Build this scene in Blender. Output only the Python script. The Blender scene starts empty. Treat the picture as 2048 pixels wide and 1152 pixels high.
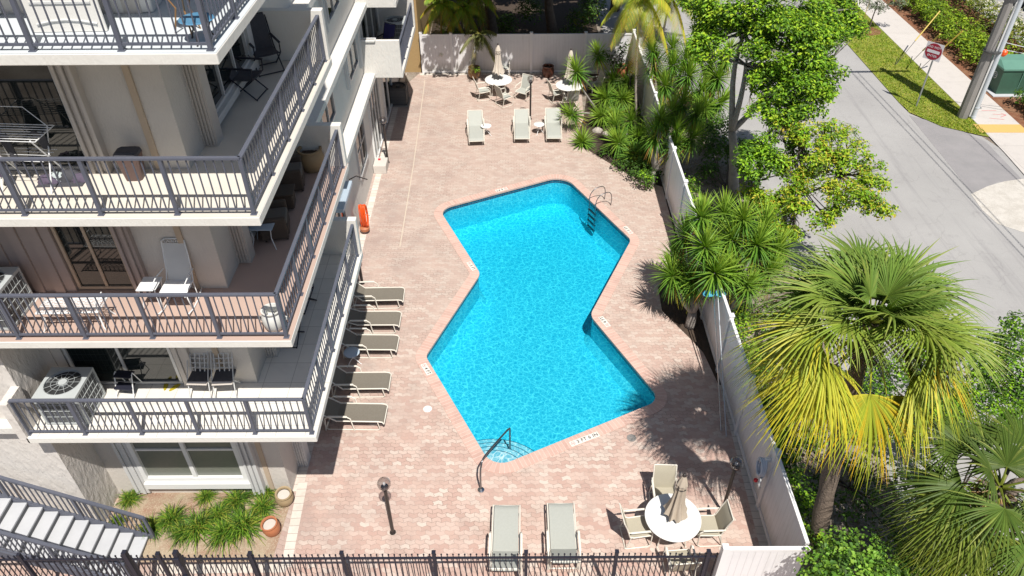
import bpy, bmesh, math, random
from mathutils import Vector, Matrix, geometry
R = math.radians
PI = math.pi
rnd = random.Random(7)
U = rnd.uniform
scene = bpy.context.scene
COL = scene.collection

# ---------------------------------------------------------------- camera
CAM_H, PITCH, ROLL, FPX = 16.0, R(39.5), R(-0.25), 1515.0
cam_d = bpy.data.cameras.new('camera')
cam_d.sensor_width = 36
cam_d.lens = FPX / 2048 * 36
cam_d.clip_start = 0.1
cam_d.clip_end = 1500
cam = bpy.data.objects.new('camera', cam_d)
COL.objects.link(cam)
_f = Vector((0, math.cos(PITCH), -math.sin(PITCH)))
_r0 = Vector((1, 0, 0)); _u0 = _r0.cross(_f)
_r = math.cos(ROLL) * _r0 + math.sin(ROLL) * _u0
_u = -math.sin(ROLL) * _r0 + math.cos(ROLL) * _u0
m3 = Matrix((_r, _u, -_f)).transposed()
cam.matrix_world = Matrix.Translation((0, 0, CAM_H)) @ m3.to_4x4()
scene.camera = cam

# ---------------------------------------------------------------- sky, sun, exposure
SUNV = Vector((0.165, -0.534, 1.0)).normalized()
world = bpy.data.worlds.new('World')
scene.world = world
world.use_nodes = True
wn = world.node_tree.nodes
sky = wn.new('ShaderNodeTexSky')
sky.sky_type = 'NISHITA'
sky.sun_disc = False
sky.sun_elevation = math.asin(SUNV.z)
sky.sun_rotation = math.atan2(SUNV.x, SUNV.y)
wn['Background'].inputs['Strength'].default_value = 0.066
world.node_tree.links.new(sky.outputs[0], wn['Background'].inputs[0])
sun_d = bpy.data.lights.new('sun', 'SUN')
sun_d.energy = 4.9
sun_d.angle = R(0.5)
sun_d.color = (1.0, 0.955, 0.89)
sun = bpy.data.objects.new('sun', sun_d)
COL.objects.link(sun)
sun.rotation_euler = SUNV.to_track_quat('Z', 'Y').to_euler()
scene.view_settings.view_transform = 'Standard'
scene.view_settings.look = 'None'
scene.view_settings.exposure = 0.20
scene.view_settings.gamma = 1.0
scene.render.engine = 'CYCLES'
scene.cycles.max_bounces = 8
scene.cycles.diffuse_bounces = 2
scene.cycles.transparent_max_bounces = 24
scene.cycles.caustics_refractive = False
scene.cycles.caustics_reflective = False

# ---------------------------------------------------------------- helpers
def G(px, py, z=0.0):
    """Point of the place at height z that the survey photo shows at (px, py)."""
    d = _r * ((px - 1024) / FPX) + _u * ((576 - py) / FPX) + _f
    t = (z - CAM_H) / d.z
    return Vector((d.x * t, d.y * t, z))

def tag(o, label=None, cat=None, group=None, kind=None):
    if label: o['label'] = label
    if cat: o['category'] = cat
    if group: o['group'] = group
    if kind: o['kind'] = kind
    return o

def empty(name, loc=(0, 0, 0), rz=0.0):
    o = bpy.data.objects.new(name, None)
    COL.objects.link(o)
    o.location = loc
    o.rotation_euler = (0, 0, rz)
    o.empty_display_size = 0.2
    return o

def kids(o):
    return [c for c in COL.objects if c.parent == o]

def copy_tree(o, parent=None):
    c = o.copy()
    COL.objects.link(c)
    c.parent = parent
    for ch in kids(o):
        copy_tree(ch, c)
    return c

class MB:
    def __init__(s):
        s.v = []; s.f = []; s.m = []; s.c = []; s.uv = {}
        s.mi = 0; s.col = None; s.T = None
    def pt(s, p):
        p = Vector(p)
        if s.T is not None: p = s.T @ p
        s.v.append(p); return len(s.v) - 1
    def face(s, ids, uv=None):
        s.f.append(tuple(ids)); s.m.append(s.mi); s.c.append(s.col)
        if uv: s.uv[len(s.f) - 1] = uv
    def poly(s, pts, uv=None):
        s.face([s.pt(p) for p in pts], uv)
    def box(s, a, b, bev=0.0):
        x0, y0, z0 = [min(a[i], b[i]) for i in range(3)]
        x1, y1, z1 = [max(a[i], b[i]) for i in range(3)]
        if bev <= 0:
            i = [s.pt(p) for p in ((x0,y0,z0),(x1,y0,z0),(x1,y1,z0),(x0,y1,z0),(x0,y0,z1),(x1,y0,z1),(x1,y1,z1),(x0,y1,z1))]
            for q in ((3,2,1,0),(4,5,6,7),(0,1,5,4),(1,2,6,5),(2,3,7,6),(3,0,4,7)):
                s.face([i[k] for k in q])
            return s
        r = bev
        def ring(z, ins):
            c = []
            for cx, cy, a0 in ((x1-r,y1-r,0),(x0+r,y1-r,90),(x0+r,y0+r,180),(x1-r,y0+r,270)):
                for k in (0, 45, 90):
                    an = R(a0+k); c.append(s.pt((cx+(r-ins)*math.cos(an), cy+(r-ins)*math.sin(an), z)))
            return c
        e = r*0.6
        s.loops([ring(z0, e), ring(z0+e, 0), ring(z1-e, 0), ring(z1, e)], True, True)
        return s
    def loops(s, L, cap0=False, cap1=False, close=True):
        n = len(L[0])
        for a, b in zip(L, L[1:]):
            for k in range(n if close else n-1):
                k2 = (k+1) % n
                s.face((a[k], a[k2], b[k2], b[k]))
        if cap0: s.face(list(reversed(L[0])))
        if cap1: s.face(L[-1])
    def cyl(s, a, b, r, r2=None, n=10, caps=True):
        return s.tube([a, b], [r, r if r2 is None else r2], n, caps)
    def tube(s, pts, r, n=8, caps=True):
        P = [Vector(p) for p in pts]
        if not isinstance(r, (list, tuple)): r = [r]*len(P)
        L = []; up = None
        for i, p in enumerate(P):
            d = (P[min(i+1, len(P)-1)] - P[max(i-1, 0)])
            if d.length < 1e-9: d = Vector((0,0,1))
            d.normalize()
            if up is None:
                up = d.orthogonal().normalized()
            else:
                up = (up - d*up.dot(d))
                up = up.normalized() if up.length > 1e-6 else d.orthogonal().normalized()
            sd = d.cross(up)
            L.append([s.pt(p + (up*math.cos(2*PI*k/n) + sd*math.sin(2*PI*k/n))*r[i]) for k in range(n)])
        s.loops(L, caps, caps)
        return s
    def bar(s, a, b, w, h):
        """square bar from a to b, w across, h the other way (mostly up)"""
        a = Vector(a); b = Vector(b); d = (b-a).normalized()
        up = Vector((0,0,1)) if abs(d.z) < 0.9 else Vector((0,1,0))
        sd = d.cross(up).normalized(); up = sd.cross(d)
        L = []
        for p in (a, b):
            L.append([s.pt(p+sd*x*w/2+up*y*h/2) for x, y in ((-1,-1),(1,-1),(1,1),(-1,1))])
        s.loops(L, True, True)
        return s
    def lathe(s, prof, n=24, c=(0,0,0), cap0=True, cap1=True):
        L = [[s.pt((c[0]+r*math.cos(2*PI*k/n), c[1]+r*math.sin(2*PI*k/n), c[2]+z)) for k in range(n)] for r, z in prof]
        s.loops(L, cap0, cap1)
        return s
    def prism(s, poly, z0, z1):
        a = [s.pt((p[0], p[1], z0)) for p in poly]; b = [s.pt((p[0], p[1], z1)) for p in poly]
        s.loops([a, b], True, True)
        return s
    def build(s, name, mats, parent=None, smooth=False, loc=None):
        me = bpy.data.meshes.new(name)
        me.from_pydata([tuple(p) for p in s.v], [], s.f)
        if not isinstance(mats, (list, tuple)): mats = [mats]
        for m in mats: me.materials.append(m)
        if any(s.m): me.polygons.foreach_set('material_index', s.m)
        if any(c is not None for c in s.c):
            at = me.color_attributes.new('tint', 'FLOAT_COLOR', 'CORNER')
            buf = []
            for f, c in zip(s.f, s.c):
                c = c or (1, 1, 1)
                buf += [c[0], c[1], c[2], 1.0]*len(f)
            at.data.foreach_set('color', buf)
        if s.uv:
            ul = me.uv_layers.new(name='UVMap')
            for fi, uv in s.uv.items():
                for li, q in zip(me.polygons[fi].loop_indices, uv): ul.data[li].uv = q
        me.update()
        if smooth:
            me.polygons.foreach_set('use_smooth', [True]*len(me.polygons))
            if smooth == 'auto':
                me.set_sharp_from_angle(angle=R(40))
        o = bpy.data.objects.new(name, me)
        COL.objects.link(o)
        if parent: o.parent = parent
        if loc is not None: o.location = loc
        return o

# ---------------------------------------------------------------- materials
def mat(name, base=(.5,.5,.5), rough=.6, metal=0.0, spec=0.5, noise=None, bump=None, fn=None, **kw):
    m = bpy.data.materials.new(name); m.use_nodes = True
    nt = m.node_tree; b = nt.nodes['Principled BSDF']
    b.inputs['Base Color'].default_value = (*base, 1)
    b.inputs['Roughness'].default_value = rough
    b.inputs['Metallic'].default_value = metal
    b.inputs['Specular IOR Level'].default_value = spec
    for k, v in kw.items(): b.inputs[k.replace('_', ' ')].default_value = v
    tc = nt.nodes.new('ShaderNodeTexCoord')
    if noise:   # (scale, amount, second colour)
        sc, amt, c2 = noise
        n = nt.nodes.new('ShaderNodeTexNoise'); n.inputs['Scale'].default_value = sc; n.inputs['Detail'].default_value = 6; n.inputs['Roughness'].default_value = .65
        nt.links.new(tc.outputs['Object'], n.inputs['Vector'])
        rp = nt.nodes.new('ShaderNodeMapRange'); rp.inputs[1].default_value = .35; rp.inputs[2].default_value = .7; rp.inputs[4].default_value = amt
        nt.links.new(n.outputs[0], rp.inputs[0])
        mx = nt.nodes.new('ShaderNodeMix'); mx.data_type = 'RGBA'
        mx.inputs[6].default_value = (*base, 1); mx.inputs[7].default_value = (*c2, 1)
        nt.links.new(rp.outputs[0], mx.inputs[0]); nt.links.new(mx.outputs[2], b.inputs['Base Color'])
    if bump:    # (scale, strength, distance)
        n = nt.nodes.new('ShaderNodeTexNoise'); n.inputs['Scale'].default_value = bump[0]; n.inputs['Detail'].default_value = 5
        nt.links.new(tc.outputs['Object'], n.inputs['Vector'])
        bp = nt.nodes.new('ShaderNodeBump'); bp.inputs['Strength'].default_value = bump[1]; bp.inputs['Distance'].default_value = bump[2]
        nt.links.new(n.outputs[0], bp.inputs['Height']); nt.links.new(bp.outputs[0], b.inputs['Normal'])
    if fn: fn(nt, b, tc)
    return m

def N(nt, t, **kw):
    n = nt.nodes.new(t)
    for k, v in kw.items():
        if k.startswith('i'): n.inputs[int(k[1:])].default_value = v
        else: setattr(n, k, v)
    return n
def Lk(nt, a, b): nt.links.new(a, b)
def math_(nt, op, a=None, b=None):
    n = nt.nodes.new('ShaderNodeMath'); n.operation = op
    for i, x in enumerate((a, b)):
        if x is None: continue
        if isinstance(x, (int, float)): n.inputs[i].default_value = x
        else: nt.links.new(x, n.inputs[i])
    return n.outputs[0]
def mixc(nt, fac, a, b, mode='MIX'):
    n = nt.nodes.new('ShaderNodeMix'); n.data_type = 'RGBA'; n.blend_type = mode
    for i, x in ((0, fac), (6, a), (7, b)):
        if isinstance(x, tuple): n.inputs[i].default_value = (*x, 1)
        elif isinstance(x, (int, float)): n.inputs[i].default_value = x
        else: nt.links.new(x, n.inputs[i])
    return n.outputs[2]
def noise_(nt, vec, scale, detail=5, rough=.6):
    n = nt.nodes.new('ShaderNodeTexNoise'); n.inputs['Scale'].default_value = scale; n.inputs['Detail'].default_value = detail; n.inputs['Roughness'].default_value = rough
    nt.links.new(vec, n.inputs['Vector']); return n.outputs[0]
def rng(nt, v, a, b, c=0.0, d=1.0):
    n = nt.nodes.new('ShaderNodeMapRange')
    for i, x in ((1, a), (2, b), (3, c), (4, d)): n.inputs[i].default_value = x
    nt.links.new(v, n.inputs[0]); return n.outputs[0]

def paver_fn(nt, b, tc):
    sep = N(nt, 'ShaderNodeSeparateXYZ'); Lk(nt, tc.outputs['Object'], sep.inputs[0])
    x, y = sep.outputs[0], sep.outputs[1]
    # zigzag interlocking unit: rows wave with x, joints wave with y
    wx = math_(nt, 'PINGPONG', math_(nt, 'MULTIPLY', x, 1.0), 0.115)
    yy = math_(nt, 'ADD', y, math_(nt, 'MULTIPLY', wx, 0.42))
    wy = math_(nt, 'PINGPONG', y, 0.06)
    xx = math_(nt, 'ADD', x, math_(nt, 'MULTIPLY', wy, 0.5))
    cmb = N(nt, 'ShaderNodeCombineXYZ'); Lk(nt, xx, cmb.inputs[0]); Lk(nt, yy, cmb.inputs[1])
    br = N(nt, 'ShaderNodeTexBrick'); Lk(nt, cmb.outputs[0], br.inputs['Vector'])
    br.inputs['Scale'].default_value = 1; br.inputs['Brick Width'].default_value = .23; br.inputs['Row Height'].default_value = .12
    br.inputs['Mortar Size'].default_value = .0045; br.inputs['Mortar Smooth'].default_value = .3; br.inputs['Bias'].default_value = -.1
    br.inputs['Color1'].default_value = (0, 0, 0, 1); br.inputs['Color2'].default_value = (1, 1, 1, 1); br.inputs['Mortar'].default_value = (.5, .5, .5, 1)
    r1 = N(nt, 'ShaderNodeValToRGB'); Lk(nt, br.outputs[0], r1.inputs[0])
    e = r1.color_ramp.elements
    e[0].position = 0; e[0].color = (.50, .34, .285, 1)
    e[1].position = 1; e[1].color = (.68, .585, .51, 1)
    for p, c in ((.3, (.55, .40, .335, 1)), (.55, (.58, .44, .375, 1)), (.8, (.60, .49, .42, 1))):
        q = e.new(p); q.color = c
    big = noise_(nt, tc.outputs['Object'], .35, 4)
    # the deck fades from pink near the steps to grey-beige further up the yard
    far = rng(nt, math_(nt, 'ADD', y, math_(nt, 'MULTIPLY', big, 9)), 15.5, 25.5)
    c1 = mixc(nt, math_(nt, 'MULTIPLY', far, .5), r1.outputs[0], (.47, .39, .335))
    st = noise_(nt, tc.outputs['Object'], 1.3, 7, .7)
    c2 = mixc(nt, rng(nt, st, .50, .70, 0, .55), c1, (.37, .275, .235))
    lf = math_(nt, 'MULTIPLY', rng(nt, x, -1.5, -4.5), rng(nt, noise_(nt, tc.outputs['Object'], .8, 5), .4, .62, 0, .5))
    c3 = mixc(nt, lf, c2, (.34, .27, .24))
    spk = noise_(nt, tc.outputs['Object'], 40, 2)
    c4 = mixc(nt, rng(nt, spk, .62, .72, 0, .25), c3, (.3, .22, .19))
    jam = rng(nt, noise_(nt, tc.outputs['Object'], .9, 3), .42, .62, .25, 1)
    c5 = mixc(nt, math_(nt, 'MULTIPLY', br.outputs[1], math_(nt, 'MULTIPLY', jam, .85)), c4, (.17, .12, .10))
    Lk(nt, c5, b.inputs['Base Color'])
    bp = N(nt, 'ShaderNodeBump'); bp.inputs['Strength'].default_value = .5; bp.inputs['Distance'].default_value = .01
    Lk(nt, math_(nt, 'SUBTRACT', math_(nt, 'MULTIPLY', spk, .2), br.outputs[1]), bp.inputs['Height']); Lk(nt, bp.outputs[0], b.inputs['Normal'])

def uvbrick_fn(w, h, c1, c2, mort, msize=.006, dirt=(.3,.2,.17)):
    def fn(nt, b, tc):
        br = N(nt, 'ShaderNodeTexBrick'); Lk(nt, tc.outputs['UV'], br.inputs['Vector'])
        br.inputs['Scale'].default_value = 1; br.inputs['Brick Width'].default_value = w; br.inputs['Row Height'].default_value = h
        br.inputs['Mortar Size'].default_value = msize; br.offset = 0
        br.inputs['Color1'].default_value = (*c1, 1); br.inputs['Color2'].default_value = (*c2, 1); br.inputs['Mortar'].default_value = (*mort, 1)
        n = noise_(nt, tc.outputs['Object'], 3, 6)
        Lk(nt, mixc(nt, rng(nt, n, .5, .8, 0, .4), br.outputs[0], dirt), b.inputs['Base Color'])
    return fn

def stucco_fn(sc=9, st=.5, d=.02, dirt=(.45,.42,.38), amt=.35):
    def fn(nt, b, tc):
        base = tuple(b.inputs['Base Color'].default_value)[:3]
        n = noise_(nt, tc.outputs['Object'], 1.1, 7, .7)
        Lk(nt, mixc(nt, rng(nt, n, .45, .8, 0, amt), base, dirt), b.inputs['Base Color'])
        mp = N(nt, 'ShaderNodeMapping'); mp.inputs['Scale'].default_value = (1, 1, .45); Lk(nt, tc.outputs['Object'], mp.inputs[0])
        h = noise_(nt, mp.outputs[0], sc, 4, .55)
        h2 = rng(nt, h, .42, .6)
        bp = N(nt, 'ShaderNodeBump'); bp.inputs['Strength'].default_value = st; bp.inputs['Distance'].default_value = d
        Lk(nt, h2, bp.inputs['Height']); Lk(nt, bp.outputs[0], b.inputs['Normal'])
    return fn

def tint_leaf(name, rough=.5, trans=.22, var=.35, spec=.22):
    m = bpy.data.materials.new(name); m.use_nodes = True; nt = m.node_tree
    b = nt.nodes['Principled BSDF']; out = nt.nodes['Material Output']
    at = N(nt, 'ShaderNodeAttribute', attribute_name='tint')
    tc = N(nt, 'ShaderNodeTexCoord')
    n = noise_(nt, tc.outputs['Object'], 1.7, 3)
    c = mixc(nt, rng(nt, n, .35, .65, 0, var), at.outputs[0], (1.3, 1.2, .9), 'MULTIPLY')
    Lk(nt, c, b.inputs['Base Color']); b.inputs['Roughness'].default_value = rough; b.inputs['Specular IOR Level'].default_value = spec
    tr = N(nt, 'ShaderNodeBsdfTranslucent'); Lk(nt, mixc(nt, 1.0, c, (1.3, 1.3, .5), 'MULTIPLY'), tr.inputs[0])
    mx = N(nt, 'ShaderNodeMixShader'); mx.inputs[0].default_value = trans
    Lk(nt, b.outputs[0], mx.inputs[1]); Lk(nt, tr.outputs[0], mx.inputs[2]); Lk(nt, mx.outputs[0], out.inputs[0])
    return m

def water_mat():
    m = bpy.data.materials.new('pool_water'); m.use_nodes = True; nt = m.node_tree
    nt.nodes.remove(nt.nodes['Principled BSDF']); out = nt.nodes['Material Output']
    tc = N(nt, 'ShaderNodeTexCoord')
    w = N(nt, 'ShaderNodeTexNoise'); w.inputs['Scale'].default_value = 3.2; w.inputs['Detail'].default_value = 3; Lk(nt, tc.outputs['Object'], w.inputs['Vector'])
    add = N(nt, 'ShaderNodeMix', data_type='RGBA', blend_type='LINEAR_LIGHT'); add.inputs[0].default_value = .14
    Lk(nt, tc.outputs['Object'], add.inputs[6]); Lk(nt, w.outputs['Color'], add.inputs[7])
    def caustic_ridge(scale, wid):
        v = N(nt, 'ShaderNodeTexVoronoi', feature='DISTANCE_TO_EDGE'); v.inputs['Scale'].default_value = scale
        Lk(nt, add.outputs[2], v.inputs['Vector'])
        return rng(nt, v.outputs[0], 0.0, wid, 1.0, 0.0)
    a = caustic_ridge(5.6, .19); c = caustic_ridge(9.5, .26)
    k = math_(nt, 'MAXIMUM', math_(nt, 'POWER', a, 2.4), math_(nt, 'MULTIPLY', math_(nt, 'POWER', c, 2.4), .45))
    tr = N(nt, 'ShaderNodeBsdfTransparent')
    Lk(nt, mixc(nt, k, (.30, .66, .78), (1.0, 1.0, 1.0)), tr.inputs[0])  # bright caustic net painted into the surface tint, in place of focused sunlight
    gl = N(nt, 'ShaderNodeBsdfGlossy'); gl.inputs['Roughness'].default_value = .06
    bp = N(nt, 'ShaderNodeBump'); bp.inputs['Strength'].default_value = .35; bp.inputs['Distance'].default_value = .05
    Lk(nt, noise_(nt, tc.outputs['Object'], 5, 4), bp.inputs['Height']); Lk(nt, bp.outputs[0], gl.inputs['Normal'])
    fr = N(nt, 'ShaderNodeFresnel'); fr.inputs[0].default_value = 1.33; Lk(nt, bp.outputs[0], fr.inputs['Normal'])
    mx = N(nt, 'ShaderNodeMixShader'); Lk(nt, fr.outputs[0], mx.inputs[0]); Lk(nt, tr.outputs[0], mx.inputs[1]); Lk(nt, gl.outputs[0], mx.inputs[2])
    Lk(nt, mx.outputs[0], out.inputs[0])
    va = N(nt, 'ShaderNodeVolumeAbsorption'); va.inputs['Color'].default_value = (.0, .90, .955, 1); va.inputs['Density'].default_value = .42
    Lk(nt, va.outputs[0], out.inputs['Volume'])
    return m

def grid_fn(sx, sy, line, col2):
    def fn(nt, b, tc):
        base = tuple(b.inputs['Base Color'].default_value)[:3]
        br = N(nt, 'ShaderNodeTexBrick'); Lk(nt, tc.outputs['Object'], br.inputs['Vector']); br.offset = 0
        br.inputs['Scale'].default_value = 1; br.inputs['Brick Width'].default_value = sx; br.inputs['Row Height'].default_value = sy; br.inputs['Mortar Size'].default_value = line
        br.inputs['Color1'].default_value = (*base, 1); br.inputs['Color2'].default_value = (*[q*.93 for q in base], 1); br.inputs['Mortar'].default_value = (*col2, 1)
        n = noise_(nt, tc.outputs['Object'], 2.3, 6)
        Lk(nt, mixc(nt, rng(nt, n, .5, .8, 0, .3), br.outputs[0], tuple(q*.6 for q in base)), b.inputs['Base Color'])
    return fn

def asphalt_fn(nt, b, tc):
    o = tc.outputs['Object']
    n1 = noise_(nt, o, .25, 6, .6); n2 = noise_(nt, o, 60, 2)
    mp = N(nt, 'ShaderNodeMapping'); mp.inputs['Scale'].default_value = (3.0, .12, 1); Lk(nt, o, mp.inputs[0])
    n3 = noise_(nt, mp.outputs[0], 1.0, 4)
    c = mixc(nt, rng(nt, n1, .3, .7), (.345, .335, .325), (.41, .40, .385))
    c = mixc(nt, rng(nt, n3, .54, .72, 0, .45), c, (.22, .21, .215))
    c = mixc(nt, rng(nt, noise_(nt, o, 1.4, 7, .75), .56, .72, 0, .4), c, (.20, .19, .19))
    c = mixc(nt, rng(nt, n2, .5, .7, 0, .35), c, (.18, .17, .17))
    cr = N(nt, 'ShaderNodeTexVoronoi', feature='DISTANCE_TO_EDGE'); cr.inputs['Scale'].default_value = .33
    wv = N(nt, 'ShaderNodeTexNoise'); wv.inputs['Scale'].default_value = 1.2; Lk(nt, o, wv.inputs['Vector'])
    ad = N(nt, 'ShaderNodeMix', data_type='RGBA', blend_type='LINEAR_LIGHT'); ad.inputs[0].default_value = .5; Lk(nt, o, ad.inputs[6]); Lk(nt, wv.outputs['Color'], ad.inputs[7])
    Lk(nt, ad.outputs[2], cr.inputs['Vector'])
    c = mixc(nt, rng(nt, cr.outputs[0], .001, .006, .15, 0), c, (.13, .12, .12))
    Lk(nt, c, b.inputs['Base Color'])
    bp = N(nt, 'ShaderNodeBump'); bp.inputs['Strength'].default_value = .3; bp.inputs['Distance'].default_value = .01
    Lk(nt, n2, bp.inputs['Height']); Lk(nt, bp.outputs[0], b.inputs['Normal'])

def soil_fn(a, c2, c3, sc=2.0):
    def fn(nt, b, tc):
        o = tc.outputs['Object']
        n1 = noise_(nt, o, sc*.35, 6, .7); n2 = noise_(nt, o, sc*9, 4, .7)
        c = mixc(nt, rng(nt, n1, .4, .62), a, c2)
        c = mixc(nt, rng(nt, n2, .5, .66, 0, .8), c, c3)
        Lk(nt, c, b.inputs['Base Color'])
        bp = N(nt, 'ShaderNodeBump'); bp.inputs['Strength'].default_value = .8; bp.inputs['Distance'].default_value = .03
        Lk(nt, n2, bp.inputs['Height']); Lk(nt, bp.outputs[0], b.inputs['Normal'])
    return fn

def groove_fn(axis, pitch, depth=.01, dark=.75, grime=0):
    def fn(nt, b, tc):
        base = tuple(b.inputs['Base Color'].default_value)[:3]
        sep = N(nt, 'ShaderNodeSeparateXYZ'); Lk(nt, tc.outputs['Object'], sep.inputs[0])
        p = math_(nt, 'PINGPONG', sep.outputs[axis], pitch/2)
        g = rng(nt, p, 0, pitch*.06, 0, 1)
        n = noise_(nt, tc.outputs['Object'], 2.0, 6, .7)
        c = mixc(nt, g, tuple(q*dark for q in base), base)
        c = mixc(nt, rng(nt, n, .5, .8, 0, .25), c, tuple(q*.72 for q in base))
        if grime:
            ge = N(nt, 'ShaderNodeNewGeometry'); sp = N(nt, 'ShaderNodeSeparateXYZ'); Lk(nt, ge.outputs['Position'], sp.inputs[0])
            mp = N(nt, 'ShaderNodeMapping'); mp.inputs['Scale'].default_value = (5, 5, .5); Lk(nt, ge.outputs['Position'], mp.inputs[0])
            st = noise_(nt, mp.outputs[0], 1.0, 5, .7)
            low = rng(nt, math_(nt, 'ADD', sp.outputs[2], math_(nt, 'MULTIPLY', st, -.6)), .35, -.3, 0, 1)
            c = mixc(nt, math_(nt, 'MULTIPLY', low, grime), c, (.34, .33, .27))
            c = mixc(nt, rng(nt, st, .55, .75, 0, grime*.6), c, (.50, .49, .46))
        Lk(nt, c, b.inputs['Base Color'])
        bp = N(nt, 'ShaderNodeBump'); bp.inputs['Strength'].default_value = .7; bp.inputs['Distance'].default_value = depth
        Lk(nt, g, bp.inputs['Height']); Lk(nt, bp.outputs[0], b.inputs['Normal'])
    return fn

M = {}
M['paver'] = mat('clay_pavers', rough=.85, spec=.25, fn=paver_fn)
M['coping'] = mat('pink_brick_coping', rough=.8, spec=.25, fn=uvbrick_fn(.115, .5, (.55,.36,.30), (.62,.43,.36), (.68,.54,.47)))
M['curb'] = mat('pale_edging_bricks', rough=.85, fn=uvbrick_fn(.21, .5, (.60,.54,.47), (.70,.63,.56), (.36,.31,.27), .008))
M['band'] = mat('navy_pool_tile', rough=.25, fn=uvbrick_fn(.075, .075, (.012,.05,.12), (.03,.12,.20), (.25,.33,.36), .006, (.02,.06,.1)))
M['bluepl'] = mat('blue_pool_plaster', (.20,.82,.90), .8, noise=(2, .35, (.15,.74,.85)))
M['plaster'] = mat('pool_plaster', (.80,.84,.84), .8, noise=(2, .35, (.66,.74,.76)))
M['nosing'] = mat('step_nosing_tile', (.02,.06,.12), .4)
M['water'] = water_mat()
M['stucco'] = mat('white_stucco', (.70,.675,.63), .9, spec=.2, fn=stucco_fn(14, .35, .012, (.55,.52,.47)))
M['trowel'] = mat('trowelled_stucco', (.66,.62,.575), .9, spec=.2, fn=stucco_fn(8, .5, .018, (.56,.52,.47), .2))
M['slab'] = mat('white_slab_edge', (.74,.72,.67), .9, spec=.2, fn=stucco_fn(22, .22, .008, (.60,.56,.50), .4))
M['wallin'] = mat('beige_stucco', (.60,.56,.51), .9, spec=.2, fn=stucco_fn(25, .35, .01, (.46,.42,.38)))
M['fwhite'] = mat('white_balcony_floor', (.76,.73,.67), .8, fn=grid_fn(.6, .6, .006, (.45,.42,.38)))
M['fpink'] = mat('terracotta_balcony_floor', (.50,.365,.30), .8, noise=(1.5, .4, (.42,.31,.265)))
M['fcream'] = mat('cream_balcony_floor', (.68,.635,.555), .8, noise=(1.5, .5, (.58,.52,.45)))
M['fblue'] = mat('pale_blue_balcony_floor', (.60,.64,.66), .8, noise=(1.5, .4, (.52,.56,.60)))
M['rail'] = mat('slate_painted_metal', (.098,.107,.140), .5, spec=.4, noise=(6, .5, (.14,.145,.175)))
M['black'] = mat('black_painted_metal', (.020,.021,.034), .5, spec=.3)
M['tan'] = mat('tan_stucco', (.42,.29,.14), .9, spec=.2, fn=stucco_fn(16, .3, .01, (.33,.22,.11)))
M['trim'] = mat('tan_trim', (.48,.38,.28), .8)
M['shutter'] = mat('ribbed_shutter', (.55,.50,.45), .6, noise=(3, .3, (.45,.40,.36)))
M['shutterw'] = mat('white_shutter', (.60,.60,.59), .6, noise=(3, .3, (.50,.50,.50)))
M['brownsh'] = mat('taupe_shutter', (.40,.33,.30), .7, noise=(3, .4, (.33,.27,.25)))
M['frame'] = mat('aluminium_frame', (.55,.55,.55), .4, metal=.3)
M['wframe'] = mat('white_window_frame', (.75,.75,.73), .5)
M['glass'] = mat('dark_window_glass', (.012,.016,.016), .04, spec=.9)
M['blind'] = mat('green_grey_shade', (.15,.16,.135), .35, spec=.7, noise=(12, .5, (.19,.20,.16)))
M['vinyl'] = mat('white_vinyl_fence', (.78,.77,.78), .45, fn=groove_fn(0, .15, .006, .85, .7))
M['vinyly'] = mat('white_vinyl_fence_side', (.82,.81,.82), .45, fn=groove_fn(1, .15, .006, .85, .7))
M['vinylp'] = mat('white_vinyl_post', (.80,.79,.79), .45)
M['cream'] = mat('cream_tube_frame', (.74,.70,.61), .4)
M['sling'] = mat('taupe_sling_fabric', (.175,.155,.125), .85, spec=.2, noise=(30, .5, (.23,.21,.175)))
M['slingl'] = mat('pale_sling_fabric', (.40,.41,.37), .8, noise=(30, .5, (.47,.48,.44)))
M['slingb'] = mat('tan_sling_fabric', (.40,.365,.28), .8, noise=(30, .5, (.46,.42,.33)))
M['white'] = mat('white_tabletop', (.80,.80,.78), .3, noise=(4, .3, (.72,.72,.70)))
M['whitem'] = mat('white_painted_iron', (.78,.79,.79), .45)
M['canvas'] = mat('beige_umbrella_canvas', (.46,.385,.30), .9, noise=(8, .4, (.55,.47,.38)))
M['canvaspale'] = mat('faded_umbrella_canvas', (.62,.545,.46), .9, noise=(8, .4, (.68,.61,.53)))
M['bronze'] = mat('dark_bronze_post', (.035,.028,.026), .4)
M['steel'] = mat('weathered_steel_rail', (.23,.23,.24), .3, metal=.9)
M['chrome'] = mat('steel_rail', (.62,.62,.62), .2, metal=1.0)
M['pot'] = mat('glazed_brown_pot', (.30,.17,.07), .35, noise=(4, .6, (.20,.10,.05)))
M['pottc'] = mat('terracotta_pot', (.44,.16,.07), .6, noise=(4, .5, (.34,.12,.06)))
M['pottan'] = mat('olive_tan_pot', (.34,.25,.14), .6, noise=(4, .5, (.26,.19,.11)))
M['potdark'] = mat('dark_brown_pot', (.10,.035,.02), .35)
M['soil'] = mat('dark_soil', (.05,.035,.025), 1.0, noise=(8, .6, (.10,.07,.05)), bump=(20, .6, .02))
M['ground'] = mat('sandy_ground', rough=1.0, spec=.1, fn=soil_fn((.30,.26,.215), (.16,.12,.09), (.42,.38,.33)))
M['mulch'] = mat('straw_mulch', rough=1.0, spec=.1, fn=soil_fn((.42,.34,.24), (.33,.20,.14), (.55,.47,.35), 4))
M['mulchred'] = mat('red_mulch', rough=1.0, spec=.1, fn=soil_fn((.22,.09,.05), (.30,.17,.10), (.12,.05,.035), 5))
M['asphalt'] = mat('worn_asphalt', rough=.9, spec=.25, fn=asphalt_fn)
M['asphaltd'] = mat('patched_asphalt', (.26,.25,.25), .9, noise=(1.2, .7, (.33,.31,.31)), bump=(60, .3, .01))
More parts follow.
